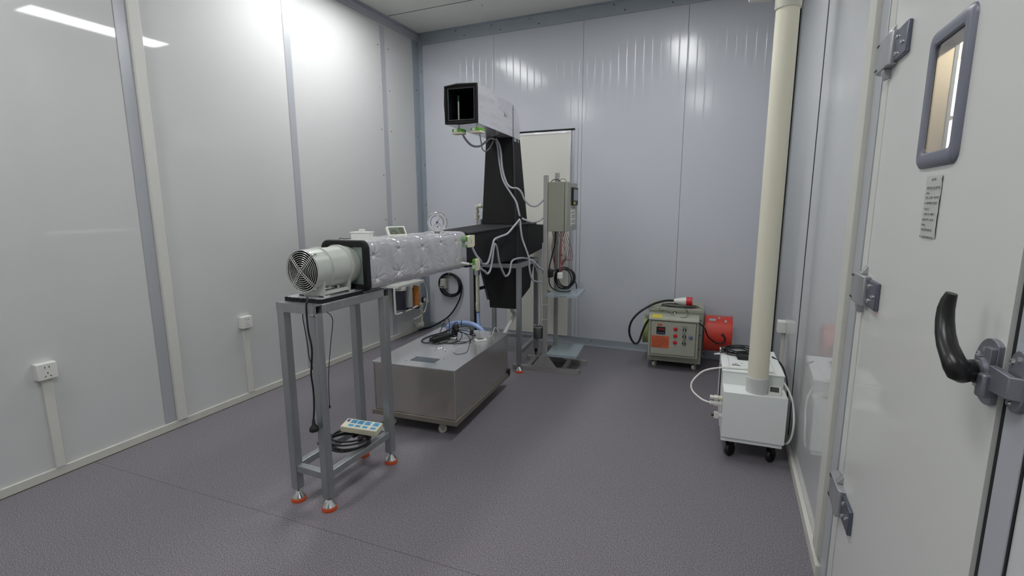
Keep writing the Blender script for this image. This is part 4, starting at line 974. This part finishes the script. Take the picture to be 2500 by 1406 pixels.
MB().ring((-1.985, 3.486, TZT + .036), .021, .003, (1, .4, 0), 24).build('cable_tie', M_black, bh, world=True)
dp = tag(MB().tube([(-1.735, 3.93, .565), (-1.73, 3.95, .52), (-1.712, 3.97, .478), (-1.644, 3.6, .406), (-1.632, 3.53, .392)], .0165, 16, smooth=False).build('drain_pipe', M_slv), 'white drain pipe slanting down from the black hopper behind the tank', 'pipe')

# ================================================================== SENSOR CONDUITS (grey flexible)
CD = {
 'lower': [(-1.592, 2.965, 1.165), (-1.578, 2.99, 1.11), (-1.560, 3.017, 1.072), (-1.585, 3.102, 1.035), (-1.585, 3.18, 1.032), (-1.585, 3.228, 1.087), (-1.585, 3.271, 1.162), (-1.588, 3.314, 1.195), (-1.588, 3.423, 1.21), (-1.588, 3.546, 1.225), (-1.60, 3.70, 1.275), (-1.59, 3.78, 1.320), (-1.59, 3.80, 1.339)],
 'lower_b': [(-1.553, 3.0, 1.02), (-1.56, 3.05, 1.000), (-1.580, 3.126, .979), (-1.585, 3.178, .955), (-1.585, 3.226, .979), (-1.585, 3.262, 1.06), (-1.585, 3.292, 1.148), (-1.585, 3.32, 1.156), (-1.585, 3.348, 1.113), (-1.585, 3.382, 1.017), (-1.585, 3.463, .918), (-1.585, 3.509, .893), (-1.585, 3.573, .917), (-1.59, 3.623, .991), (-1.59, 3.72, 1.008), (-1.542, 3.78, 1.010), (-1.477, 3.80, .99), (-1.441, 3.84, .939), (-1.416, 3.895, .902)],
 'upper_a': [(-1.731, 3.11, 1.932), (-1.779, 3.25, 1.908), (-1.813, 3.4, 1.888), (-1.802, 3.5, 1.892), (-1.799, 3.6, 1.933), (-1.808, 3.70, 1.972), (-1.795, 3.74, 1.975)],
 'upper_b': [(-1.795, 3.74, 1.975), (-1.779, 3.775, 1.933), (-1.764, 3.79, 1.779), (-1.736, 3.795, 1.647), (-1.674, 3.80, 1.546), (-1.626, 3.805, 1.473), (-1.604, 3.80, 1.406), (-1.588, 3.80, 1.342)],
 'upper_c': [(-1.775, 3.74, 1.975), (-1.753, 3.775, 1.906), (-1.742, 3.79, 1.745), (-1.71, 3.80, 1.63), (-1.666, 3.80, 1.586), (-1.611, 3.80, 1.578), (-1.579, 3.81, 1.545), (-1.558, 3.83, 1.486), (-1.52, 3.86, 1.442), (-1.473, 3.89, 1.439), (-1.424, 3.915, 1.485)],
 'upper_d': [(-1.79, 3.74, 1.975), (-1.817, 3.76, 1.94), (-1.823, 3.72, 1.899), (-1.826, 3.66, 1.871), (-1.774, 3.5, 1.869), (-1.685, 3.3, 1.90), (-1.612, 3.14, 1.932)],
 'mid': [(-1.588, 3.80, 1.342), (-1.54, 3.82, 1.319), (-1.501, 3.86, 1.304), (-1.458, 3.89, 1.314), (-1.424, 3.915, 1.341)],
 'down': [(-1.588, 3.80, 1.335), (-1.575, 3.785, 1.246), (-1.556, 3.775, 1.163), (-1.519, 3.765, 1.08), (-1.494, 3.765, 1.007), (-1.49, 3.765, .929), (-1.48, 3.78, .855), (-1.469, 3.82, .816), (-1.43, 3.90, .80)],
 'can': [(-1.477, 3.80, .985), (-1.441, 3.82, .90), (-1.432, 3.84, .802), (-1.432, 3.87, .66), (-1.432, 3.89, .514), (-1.450, 3.91, .412)],
 'post': [(-1.430, 3.92, 1.13), (-1.432, 3.915, 1.02), (-1.433, 3.915, .933), (-1.430, 3.92, .87)],
}
LB = {'lower': 'grey conduit from the upper silver duct sensor up to the tie at the tower corner',
      'lower_b': 'grey flexible conduit hanging in two deep loops between the low sensor and the rack',
      'upper_a': 'grey conduit sagging from the left sensor under the upper duct to the tower',
      'upper_b': 'left of two grey conduits running down the black tower to its corner tie',
      'upper_c': 'right of the two grey conduits on the black tower, swinging across to the rack post',
      'upper_d': 'thin grey conduit looping from the right sensor under the upper duct',
      'mid': 'short grey conduit sagging from the tie at the tower corner to the rack post',
      'down': 'grey conduit dropping from the tower corner past the stand rail',
      'can': 'thin grey lead running down beside the rack post to the hanging metal can',
      'post': 'grey conduit end strapped along the upper left of the rack post'}
RAD = {'upper_d': .0045, 'can': .0035, 'post': .006}
for k, pts in CD.items():
    tag(MB().tube(pts, RAD.get(k, .0082), 10).build('flexible_conduit', M_cond, smooth=60), LB[k], 'conduit')
for p, lab in (((-1.588, 3.80, 1.338), 'black cable tie where the conduits meet at the tower corner'), ((-1.588, 3.335, 1.178), 'black cable tie holding the conduit loops on the side of the black taper'), ((-1.79, 3.755, 1.972), 'black cable clip at the head of the tower holding the upper conduits')):
    tag(MB().obox(p, (.030, .024, .036), (.3, .2, .4)).build('cable_tie', M_black, bevel=.007), lab, 'cable tie')

# ================================================================== SENSOR RACK WITH CONTROL BOX
AR = .10; OR = (-1.409, 3.931)
rk = thing('metal_rack', 'upright metal rack on a flat tube base with two small shelves, right of the tower', 'rack', (OR[0], OR[1], 0), rz=AR)
PS = .018
for y, xa, xb in ((0, -.290, .310), (.285, -.240, .325)):
    hollow_bar(xa, xb, y - .02, y + .02, 0.001, .04, 'x').build('base_bar', M_rack, rk, smooth=0)
for x in (-.155, .165): MB().box(x - .02, .02, .001, x + .02, .265, .038).build('base_bar', M_rack, rk, bevel=.002)
MB().box(-PS, -PS, .04, PS, PS, 1.685).build('post', M_rack, rk, bevel=.003)
MB().box(.012, .27, .04, .048, .30, 1.72).build('post', M_rack, rk, bevel=.003)
for y in (-.0225, .262):
    MB().prism([(-.112, .036), (.112, .036), (.112, .044), (.020, .165), (-.020, .165), (-.112, .044)], 'y', y, y + .003).build('gusset', M_rack, rk, smooth=0)
m = MB()
for z in (.06, .10, .14, .19, .69): m.lathe([(.004, 0), (.003, .003)], (0, -.0226 if z < .17 else -.0185, z), (0, -1, 0), 8)
for x in (-.05, -.02, -.008, .006, .012, .03, .045): m.lathe([(.004, 0), (.002, .003)], (x, -.0226, .044), (0, -1, 0), 6)
m.build('rivet', M_chrome, rk)
# shelves: folded sheet trays
for z, x1 in ((.690, .285), (.165, .285)):
    MB().box(.0185, -.03, z, x1, .345, z + .003).box(.0185, -.03, z - .018, x1, -.027, z).box(x1 - .003, -.027, z - .018, x1, .345, z).build('shelf', M_crys, rk, smooth=0)
m = MB()
rg = MB()
for z in (.60, .47): rg.tube([(-.020, -.020, z), (.020, -.020, z), (.020, .020, z), (-.020, .020, z)], .0022, 6, True, smooth=False)
rg.build('wire_tie', M_white, rk)
# control box
cb = thing('control_box', 'olive grey electrical control box with a touch screen, fixed high on the rack', 'control box', (OR[0], OR[1], 1.225), rz=AR)
MB().box(.0195, -.012, 0, .158, .43, .405).build('enclosure', M_boxp, cb, bevel=.004)
bdoor = MB().box(.161, -.014, -.002, .182, .433, .407).build('box_door', M_boxd, cb, bevel=.004)
MB().box(.157, -.008, .004, .162, .426, .400).build('door_gap', M_gap, cb, smooth=0)
hm = MB().box(.182, .155, .215, .200, .375, .365).build('touch_panel', M_black, cb, bevel=.003)
MB().box(.1998, .175, .255, .2006, .360, .350).build('screen', M_screen, hm, smooth=0)
MB().box(.1998, .18, .225, .2006, .25, .243).build('button', M_yel, hm, smooth=0)
MB().box(.1822, .13, .04, .1828, .34, .185).build('printed_sheet', M_paper, bdoor, smooth=0)
scribble(MB(), (.183, .155, .155), (0, 1, 0), (0, 0, -1), (1, 0, 0), [(0.02 * i + (.004 if i % 2 else 0), .01, .16, .009) for i in range(6)], 21, w=.0012).build('print', M_ink2, bdoor, smooth=0)
MB().box(.1822, .34, .19, .1828, .37, .215).build('tape', M_paper, bdoor, smooth=0)
m = MB().tube([(.03, .05, .405), (.04, .08, .425), (.07, .12, .43), (.10, .15, .405)], .003, 6).tube([(.09, .05, .405), (.11, .07, .428), (.14, .09, .43), (.15, .1, .405)], .002, 6).tube([(.1, .03, .405), (.09, .05, .425), (.06, .07, .41)], .002, 6)
m.build('top_wire', M_cable, cb)
# wiring below the box
wr = thing('wiring_harness', 'bundle of red and pink wires hanging under the control box with a white connector', 'wiring', (OR[0], OR[1], .83), rz=AR)
m1 = MB(); m2 = MB(); rd = random.Random(12)
for k in range(5):
    x = .075 + k * .012
    m1.tube([(x, .15 + .02 * k, 1.225), (x + .02, .15 + .03 * k, 1.14), (.125 + .012 * k, .18 + .03 * k, 1.05 - .02 * k), (.125 - .006 * k, .20, .96), (.095 + .003 * k, .16, .90), (.090, .15, .862)], .0024, 6)
for k in range(4):
    m1.tube([(.025 + .007 * k, .12, 1.225), (.035 + .006 * k, .12, 1.15), (.024 + .01 * k, .12, 1.07), (.04 + .004 * k, .13, .97), (.05, .14, .90)], .0024, 6)
for k in range(4):
    m2.tube([(.095 + .01 * k, .14, 1.225), (.09 + .006 * k, .14, 1.12), (.088 + .005 * k, .14, .98), (.089, .148, .862)], .0026, 6)
m2.tube([(.135, .10, 1.225), (.137, .10, 1.15), (.14, .12, 1.05)], .0024, 6)
m1.build('red_wire', M_redw, wr); m2.build('pink_wire', M_pinkw, wr)
MB().tube([(.065, .08, 1.225), (.066, .08, 1.17), (.058, .08, 1.10), (.038, .06, 1.0), (.028, .03, .93), (.030, .03, .88)], .006, 8).build('black_cable', M_cable, wr)
MB().box(.070, .125, .805, .118, .170, .862).build('connector', M_white, wr, bevel=.010)
MB().box(.080, .19, 1.0, .098, .21, 1.015).build('clip', M_black, wr)
for c_ in wr.children: c_.data.transform(Matrix.Translation((0, 0, -.83)))
bc = thing('cable_coil', 'loose coil of black cables hooked on the rack above its upper shelf', 'cable', (OR[0], OR[1], .69), rz=AR)
m = MB(); rd = random.Random(2)
for k in range(6):
    ph = rd.uniform(-.02, .02); cx_, cz_ = .115 + ph, .800 + rd.uniform(-.012, .01); rx, rz_ = .078 + rd.uniform(-.012, .012), .090 + rd.uniform(-.012, .012)
    m.tube([(cx_ + rx * cos(t), .20 + .012 * k + .01 * sin(2 * t), max(.703, cz_ + rz_ * sin(t))) for t in [2 * pi * i / 18 for i in range(18)]], .0048, 8, True, res=3)
m.tube([(.03, -.01 + .05, .86), (.02, .05, .80), (.04, .05, .745), (.09, .06, .712), (.16, .08, .705), (.2, .1, .712)], .0055, 8)
m.tube([(-.02, .06, .86), (-.03, .06, .80), (-.01, .05, .73), (.03, .04, .703)], .0055, 8)
m.tube([(.20, .21, .80), (.215, .28, .74), (.20, .36, .67), (.15, .37, .635), (.08, .37, .64), (.05, .37, .68)], .0050, 8)
m.build('cable', M_cable, bc)
MB().box(-.005, .02, .83, .058, .07, .90).build('tied_bundle', M_black, bc, bevel=.015)
MB().tube([(.05, .052, .88), (.06, .12, .885), (.10, .20, .885)], .006, 8).build('hanging_strap', M_cable, bc)
for c_ in bc.children: c_.data.transform(Matrix.Translation((0, 0, -.69)))
# writing on the front lip of the upper shelf
scribble(MB(), rb(OR, AR, .085, -.0305, .688), (cos(AR), sin(AR), 0), (0, 0, -1), (sin(AR), -cos(AR), 0), [(.002, .0, .035, .010), (.002, .045, .095, .010)], 31, w=.0016).build('shelf_marking', M_ink, rk, world=True, smooth=0)
cn = thing('metal_can', 'dark metal can strapped to the left side of the rack post', 'can', (-1.472, 3.925, .295))
MB().lathe([(.040, 0), (.041, .004), (.041, .095), (.038, .100)], (0, 0, 0), n=36).build('body', mat('dull steel', (96, 98, 98), .4, .7), cn)
MB().ring((0, 0, .104), .040, .003, n=36).lathe([(.042, .100), (.042, .104)], (0, 0, 0), n=36, cap=False).build('rim', M_hing, cn)
MB().tube([(-.04, 0, .10), (-.038, 0, .115), (-.02, 0, .118)], .0035, 8).tube([(.02, 0, .118), (.030, 0, .125), (.040, 0, .16)], .003, 8).build('wire_hanger', M_chrome, cn)

# ================================================================== POWER STRIP ON THE LOWER RAILS
ps = thing('power_strip', 'ivory multi socket power strip with blue outlets resting on the lower stand rail', 'power strip', (-1.765, 1.985, .238), rot=(radians(7), radians(3), .20))
MB().box(-.105, -.042, 0, .105, .042, .036).build('case', M_offw, ps, bevel=.005)
for i, x in enumerate((-.052, -.012, .030, .078)):
    MB().box(x - .017, .000, .0358, x + .017, .032, .0368).build('outlet', M_blue2, ps, smooth=0)
    MB().box(x - .015, -.030, .0358, x + .015, -.012, .0368).build('outlet', M_blue2, ps, smooth=0)
m = MB()
for x in (-.052, -.012, .030, .078):
    for dx in (-.009, 0, .009): m.box(x + dx - .0016, .006, .0367, x + dx + .0016, .013, .0372)
    m.box(x - .007, -.023, .0367, x - .004, -.018, .0372).box(x + .004, -.023, .0367, x + .007, -.018, .0372)
    m.box(x - .003, .019, .0367, x + .003, .024, .0372)
m.build('outlet_slots', M_ink, ps, smooth=0)
MB().box(-.093, .008, .0355, -.080, .030, .0385).build('switch', M_blue, ps, bevel=.001)
cs = thing('cable_coil', 'coil of thick black cable lying on the lower rails of the front stand', 'cable', (-1.79, 1.90, .197))
m = MB(); rd = random.Random(8)
for k in range(5):
    c = Vector((-1.792 + rd.uniform(-.015, .02), 1.905 + rd.uniform(-.02, .02), .203 + .0075 * k)); ra, rb_ = .118 - .006 * k + rd.uniform(-.008, .008), .100 - .004 * k
    m.tube([c + Vector((ra * cos(t), rb_ * sin(t) , .004 * sin(2 * t + k))) for t in [2 * pi * i / 20 for i in range(20)]], .0052, 8, True, res=3)
m.tube([(-1.90, 1.90, .225), (-1.925, 1.86, .215), (-1.92, 1.82, .205), (-1.87, 1.82, .212)], .0052, 8)
m.tube([(-1.70, 1.83, .215), (-1.74, 1.80, .206), (-1.80, 1.81, .204)], .0052, 8)
m.build('cable', M_cable, cs, world=True)
MB().obox((-1.73, 1.93, .222), (.02, .03, .028), (0, 0, .5)).build('twist_tie', M_black, cs, world=True, bevel=.003)
MB().obox((-1.785, 1.95, .225), (.014, .03, .03), (0, 0, -.3)).build('twist_tie', M_black, cs, world=True, bevel=.003)

# ================================================================== HEATER
AH = .055; OH = (-.602, 4.400)
ht = thing('electric_heater', 'olive grey duct heater cabinet on casters with a front control panel', 'heater', (OH[0], OH[1], 0), rz=AH)
HW, HD, HB, HT = .446, .385, .075, .535
MB().box(0, 0, HB, HW, HD, HT).build('cabinet', M_heat, ht, bevel=.003)
MB().box(-.006, -.006, HT - .010, HW + .006, HD + .004, HT + .014).box(.02, .02, HT + .013, HW - .02, HD - .02, HT + .015).build('lid', M_heat, ht, bevel=.003)
pb = MB().prism([(-.07, .135), (-.002, .135), (-.002, .508), (-.045, .500), (-.078, .470), (-.082, .458), (-.07, .455)], 'x', .006, .418).build('control_housing', M_heat, ht, bevel=.002)
pd = MB().box(.030, -.0765, .155, .396, -.0705, .445).build('panel_door', M_heatd, ht, bevel=.002)
MB().box(.0265, -.0712, .152, .3995, -.0698, .448).build('door_gap', M_gap, pb, smooth=0)
yf = -.0768
MB().box(.075, yf - .006, .335, .148, yf, .400).build('temperature_display', M_black, pd, bevel=.002)
m = MB()
for i in range(4): seg7(m, '1052'[i], .085 + i * .015, .372, .009, .016, .002, yf - .0068)
m.build('red_digits', mat('red led', (200, 40, 40), .5, emit=(1, .08, .05, .06)), pd, smooth=0)
m = MB()
for i in range(4): m.box(.084 + i * .015, yf - .0068, .343, .093 + i * .015, yf - .006, .350)
m.build('display_keys', mat('blue key', (110, 120, 200), .5), pd, smooth=0)
MB().box(.082, yf - .001, .408, .122, yf, .426).build('orange_sticker', M_orgl, pd, smooth=0)
MB().box(.035, yf - .001, .212, .183, yf, .318).build('orange_label', M_orgl, pd, smooth=0)
scribble(MB(), (.040, yf - .001, .310), (1, 0, 0), (0, 0, -1), (0, -1, 0), [(0, .03, .105, .008)] + [(.016 + i * .0125, .004, .13 if i < 5 else .08, .007) for i in range(7)], 41, w=.001).build('label_print', M_ink, pd, smooth=0)
scribble(MB(), (.084, yf - .001, .420), (1, 0, 0), (0, 0, -1), (0, -1, 0), [(0, .0, .034, .006)], 42, w=.001).build('label_print', M_ink, pd, smooth=0)
for z in (.388, .328, .268):
    MB().lathe([(.017, 0), (.017, .003), (.0135, .004), (.0135, .010), (.010, .013)], (.232, yf, z), (0, -1, 0), 24).build('indicator_lamp', M_redp, pd)
    kn = MB().lathe([(.0145, 0), (.0145, .010), (.012, .013)], (.305, yf, z), (0, -1, 0), 24).build('selector_knob', M_black, pd)
    MB().box(.3025, yf - .0155, z - .013, .3075, yf - .012, z + .013).build('pointer', M_white, pd)
m = MB()
for z in (.405, .345, .285): scribble(m, (.285, yf, z + .014), (1, 0, 0), (0, 0, -1), (0, -1, 0), [(0, .0, .04, .006), (.010, .002, .035, .004)], int(z * 100), w=.001)
m.build('knob_print', M_ink, pd, smooth=0)
MB().lathe([(.017, 0), (.016, .006), (.008, .009)], (.357, yf, .325), (0, -1, 0), 24).box(.352, yf - .02, .318, .362, yf - .008, .332).build('key_lock', mat('lock blue steel', (120, 128, 165), .3, .6), pd)
MB().obox((.075, -.062, .4875), (.085, .04, .001), (radians(40), 0, 0)).build('yellow_sticker', M_yel, pb, smooth=0)
MB().lathe([(.015, 0), (.015, .004), (.009, .004)], (.215, -.001, .515), (0, -1, 0), 20).build('cable_grommet', M_black, ht)
MB().cyl((.215, -.002, .513), (.215, -.020, .508), .0085, n=16).build('sensor_plug', M_offw, ht)
for x, z in ((.115, .530), (.315, .533)): MB().lathe([(.004, 0), (.003, .003)], (x, -.006, z), (0, -1, 0), 10).build('screw', M_black, ht)
for z in (.46, .33, .205):
    MB().lathe([(.005, 0), (.004, .003)], (.432, -.0005, z), (0, -1, 0), 10).build('screw', M_black, ht)
for x, y in ((.055, .04), (HW - .055, .04), (.055, HD - .05), (HW - .055, HD - .05)): caster(ht, x, y, HB, .025, 1.1)
MB().box(.0, .0, HB - .004, HW, HD, HB + .006).build('base_plate', M_heat, ht, smooth=0)
# side ring and red blower
MB().cyl((-.050, .20, .308), (-.001, .20, .308), .130, n=56).build('inlet_collar', M_lime, ht)
rgc = MB().cyl((-.050, .20, .308), (-.058, .20, .308), .136, n=56)
rgc.build('collar_flange', M_heatd, ht)
MB().box(-.03, .05, .435, -.005, .075, .465).build('collar_clip', M_hing, ht)
bl = thing('axial_blower', 'red cylindrical axial blower fixed to the right side of the heater', 'blower', (OH[0] + HW, OH[1] + .2, 0), rz=AH)
MB().lathe([(.157, .014), (.157, .222), (.164, .224), (.164, .230), (.157, .231), (.151, .231), (.151, .02)], (0, 0, .318), (1, 0, 0), 64).build('drum', M_red, bl, smooth=40)
MB().lathe([(.05, .07), (.05, .15), (.03, .165)], (0, 0, .315), (1, 0, 0), 32).build('motor', M_black, bl)
MB().obox((.070, -.079, .4555), (.055, .030, .0015), (radians(30), 0, 0)).obox((.175, -.088, .450), (.018, .026, .0015), (radians(34), 0, 0)).build('rating_plate', mat('rating plate', (170, 180, 190), .35, .4), bl, smooth=0)
MB().lathe([(.013, 0), (.011, .008), (.004, .012)], (.125, -.05, .464), (0, -.33, .94), 18).build('boss', M_hing, bl)
MB().lathe([(.013, 0), (.012, .006)], (.155, -.153, .345), (0, -1, .2), 18).build('cable_gland', M_black, bl)
for a in (80, 35, -10, -45, 120):
    MB().lathe([(.005, 0), (.004, .008)], (.230, -.158 * cos(radians(a)), .318 + .158 * sin(radians(a))), (1, 0, 0), 8).build('bolt', M_chrome, bl)
MB().cyl((.006, 0, .318), (.014, 0, .318), .163, n=56).build('mounting_flange', M_red, bl)
MB().tube([(-.184, 4.385, .447), (-.165, 4.375, .437), (-.132, 4.385, .400), (-.105, 4.40, .333), (-.045, 4.43, .280), (.005, 4.44, .275), (.026, 4.44, .300), (.020, 4.445, .335), (.000, 4.452, .346)], .006, 10).build('power_cord', M_cable, bl, world=True)
hp = MB().tube([(-.405, 4.515, .602), (-.486, 4.48, .600), (-.584, 4.41, .570), (-.68, 4.35, .505), (-.741, 4.33, .423), (-.756, 4.32, .336), (-.735, 4.32, .264), (-.700, 4.32, .228), (-.668, 4.33, .251), (-.645, 4.35, .336), (-.618, 4.365, .41), (-.596, 4.375, .448)], .0095, 12).build('power_cable', M_cable, ht, world=True)
MB().lathe([(.010, 0), (.020, .005), (.034, .075), (.036, .105), (.030, .106)], (-.410, 4.512, .600), (1, .06, .02), 28).build('plug_grip', M_white, hp, world=True)
MB().lathe([(.033, .104), (.038, .108), (.038, .150), (.040, .152), (.040, .156), (.034, .157)], (-.410, 4.512, .600), (1, .06, .02), 28).build('plug_head', M_redp, hp, world=True)
m = MB(); rd = random.Random(6)
for k in range(5):
    m.tube([(-.36 + rd.uniform(-.01, .01) + (.155 - .008 * k) * cos(t), 4.53 + (.085 - .006 * k) * sin(t), HT + .018 + .0025 * k + .002 * sin(3 * t)) for t in [2 * pi * i / 18 for i in range(18)]], .0018, 6, True, res=3)
m.tube([(-.50, 4.50, HT + .02), (-.515, 4.40, HT + .012), (-.50, 4.385, HT - .01), (-.46, 4.375, .535), (-.41, 4.37, .508), (-.388, 4.374, .503)], .0018, 6)
m.tube([(-.388, 4.374, .503), (-.34, 4.36, .49), (-.29, 4.355, .497), (-.275, 4.375, .53), (-.29, 4.39, .552), (-.31, 4.42, HT + .02)], .0016, 6)
m.tube([(-.21, 4.52, HT + .02), (-.165, 4.47, HT + .018), (-.145, 4.43, .53), (-.143, 4.428, .45), (-.143, 4.43, .38)], .0018, 6)
m.build('sensor_wire', M_foamt, ht, world=True)

# ================================================================== HUMIDIFIER
AM = .045
hu = thing('humidifier', 'white stepped humidifier cabinet on casters at the foot of the thick pipe', 'humidifier', (.030, 2.895, 0), rz=AM)
def HUb(n, *b, m=M_hum, bev=.003, p=None): return MB().box(*b).build(n, m, p or hu, bevel=bev)
HUW = .322
HUb('front_tank', 0, 0, .135, HUW, .16, .406)
HUb('plinth', .002, .012, .108, HUW - .008, .62, .135)
HUb('main_cabinet', -.004, .145, .135, HUW - .006, .635, .476)
HUb('lid', -.008, .140, .476, HUW - .002, .640, .488)
MB().box(.035, .20, .4882, HUW - .05, .60, .4892).build('hatch', M_hum, hu, bevel=.0005)
m = MB().box(.0335, .198, .4881, .035, .60, .4886).box(HUW - .05, .198, .4881, HUW - .0485, .60, .4886).box(.035, .1985, .4881, HUW - .05, .20, .4886)
m.build('hatch_joint', M_ink2, hu, smooth=0)
MB().box(-.006, .30, .20, -.0035, .42, .44).build('side_grille', M_black, hu, smooth=0)
m = MB()
for i in range(3): m.box(.052 + i * .012, .268, .4893, .060 + i * .012, .276, .4898)
m.box(.046, .245, .4893, .10, .252, .4898).box(.052, .256, .4893, .092, .261, .4898).box(.062, .288, .4893, .082, .292, .4898).box(.10, .30, .4893, .112, .304, .4898)
m.build('lid_logo', M_ink, hu, smooth=0)
for x, y in ((.050, .055), (HUW - .06, .055), (.05, .57), (HUW - .06, .57)): caster(hu, x, y, .108, .037, .9, tyre=M_black, dark=True)
for z, nm in ((.352, 'a'), (.318, 'b')):
    f_ = MB().cyl((-.002, .035, z), (-.030, .035, z), .013, n=18).build('pipe_fitting', M_offw if nm == 'a' else M_white, hu)
    MB().cyl((-.028, .035, z), (-.045, .035, z), .0165, n=6).cyl((-.045, .035, z), (-.062, .035, z), .011, n=18).cyl((-.062, .035, z), (-.068, .035, z), .0125, n=18).build('nut', M_white, f_)
f_ = MB().cyl((.0, .035, .248), (-.020, .035, .248), .014, n=18).box(-.042, .020, .233, -.018, .050, .264).build('drain_valve', M_white, hu)
MB().cyl((-.042, .035, .245), (-.055, .035, .245), .006, n=12).build('valve_tip', M_black, f_)
# thick vertical pipe
pp = thing('drain_pipe', 'thick cream vertical pipe rising from the white humidifier to the ceiling', 'pipe', (.199, 2.962, .406))
PX, PY = .199, 2.968
MB().cyl((PX, PY, .4065), (PX, PY, 3.05), .0535, n=48).build('riser_pipe', M_pipe, pp, world=True)
MB().lathe([(.0565, .4066), (.0565, .492), (.0545, .494)], (PX, PY, 0), n=48).build('sleeve', M_slv, pp, world=True)
MB().lathe([(.054, 2.395), (.0590, 2.396), (.0600, 2.41), (.0600, 2.62), (.054, 2.621)], (PX, PY, 0), n=48).build('coupling', M_pvc, pp, world=True)
el = MB().tube([(PX, PY, 2.98), (PX, PY, 3.08), (PX - .02, PY, 3.12)], .054, 32).build('top_bend', M_pipe, pp, world=True)
tf = tag(MB().tube([(PX - .055, PY + .02, 2.475), (PX - .165, PY + .02, 2.482)], .026, 20, smooth=False).lathe([(.026, 0), (.024, .010), (.012, .016)], (PX - .165, PY + .02, 2.482), (-1, 0, .06), 20).build('pipe_branch', M_slv), 'short pale branch stub leaving the thick pipe near the top of the view', 'pipe fitting')
tf.parent = pp; tf.location = tf.location - pp.location
for k_ in ('label', 'category'): del tf[k_]
# white hoses
tag(MB().tube([(.150, 3.080, .4945), (.074, 3.070, .4945), (.018, 3.058, .495), (-.080, 3.06, .462), (-.135, 3.04, .41), (-.150, 3.02, .372), (-.135, 3.0, .342), (-.095, 2.96, .325), (-.065, 2.938, .319), (-.036, 2.928, .318)], .0052, 10).build('white_hose', M_white),
    'thin white hose arching out from the left side of the humidifier', 'hose')
tag(MB().tube([(.255, 3.075, .4945), (.300, 3.066, .485), (.345, 3.05, .440), (.372, 3.0, .395), (.384, 2.95, .345), (.386, 2.90, .280), (.383, 2.90, .21), (.372, 2.92, .155), (.356, 2.95, .130)], .0055, 10).build('white_hose', M_white),
    'thin white hose curving down between the humidifier and the right wall', 'hose')
# meter
mt = thing('thermo_hygrometer', 'small square white meter with a dark display leaning on the humidifier by the pipe', 'meter', (.287, 2.948, .4065), rot=(radians(30), 0, -.08))
MB().box(-.033, -.006, -.004, .033, .058, .008).build('case', M_white, mt, bevel=.005)
MB().box(-.023, .012, .0079, .021, .048, .0087).build('display', mat('dark lcd', (74, 82, 74), .2), mt, smooth=0)
# adaptor and coiled cords
bb = thing('power_adapter', 'flat black power adapter with coiled cords on the white humidifier lid', 'power adapter', (.155, 3.32, .4895), rz=.1)
MB().box(-.060, -.045, 0, .06, .045, .028).build('case', M_black, bb, bevel=.004)
m = MB()
for i in range(5): m.box(-.045, -.0455, .006 + i * .004, .045, -.0450, .0075 + i * .004)
m.build('ribs', M_foamt, bb, smooth=0)
m = MB(); rd = random.Random(15)
for k in range(7):
    cx_, cy_ = .105 + rd.uniform(-.02, .02), 3.415 + rd.uniform(-.02, .02); ra, rb_ = .082 + rd.uniform(-.015, .014), .066 + rd.uniform(-.012, .016)
    ph = rd.uniform(-.4, .4)
    m.tube([(cx_ + ra * cos(t) * cos(ph) - rb_ * sin(t) * sin(ph), cy_ + ra * cos(t) * sin(ph) + rb_ * sin(t) * cos(ph), .494 + .005 * k + .004 * sin(2 * t)) for t in [2 * pi * i / 18 for i in range(18)]], .0034, 8, True, res=3)
m.tube([(.03, 3.40, .50), (.005, 3.36, .50), (-.005, 3.31, .503)], .0034, 8)
kc = m.build('power_cord', M_cable, bb, world=True)
MB().cyl((-.004, 3.315, .503), (-.030, 3.30, .503), .006, n=12).cyl((-.03, 3.30, .503), (-.038, 3.296, .503), .0035, n=10).build('barrel_plug', M_white, kc, world=True)
MB().tube([(.30, 3.40, .494), (.335, 3.36, .48), (.36, 3.30, .45), (.377, 3.22, .38), (.375, 3.15, .28)], .005, 8).build('power_cord', M_cable, hu, world=True)
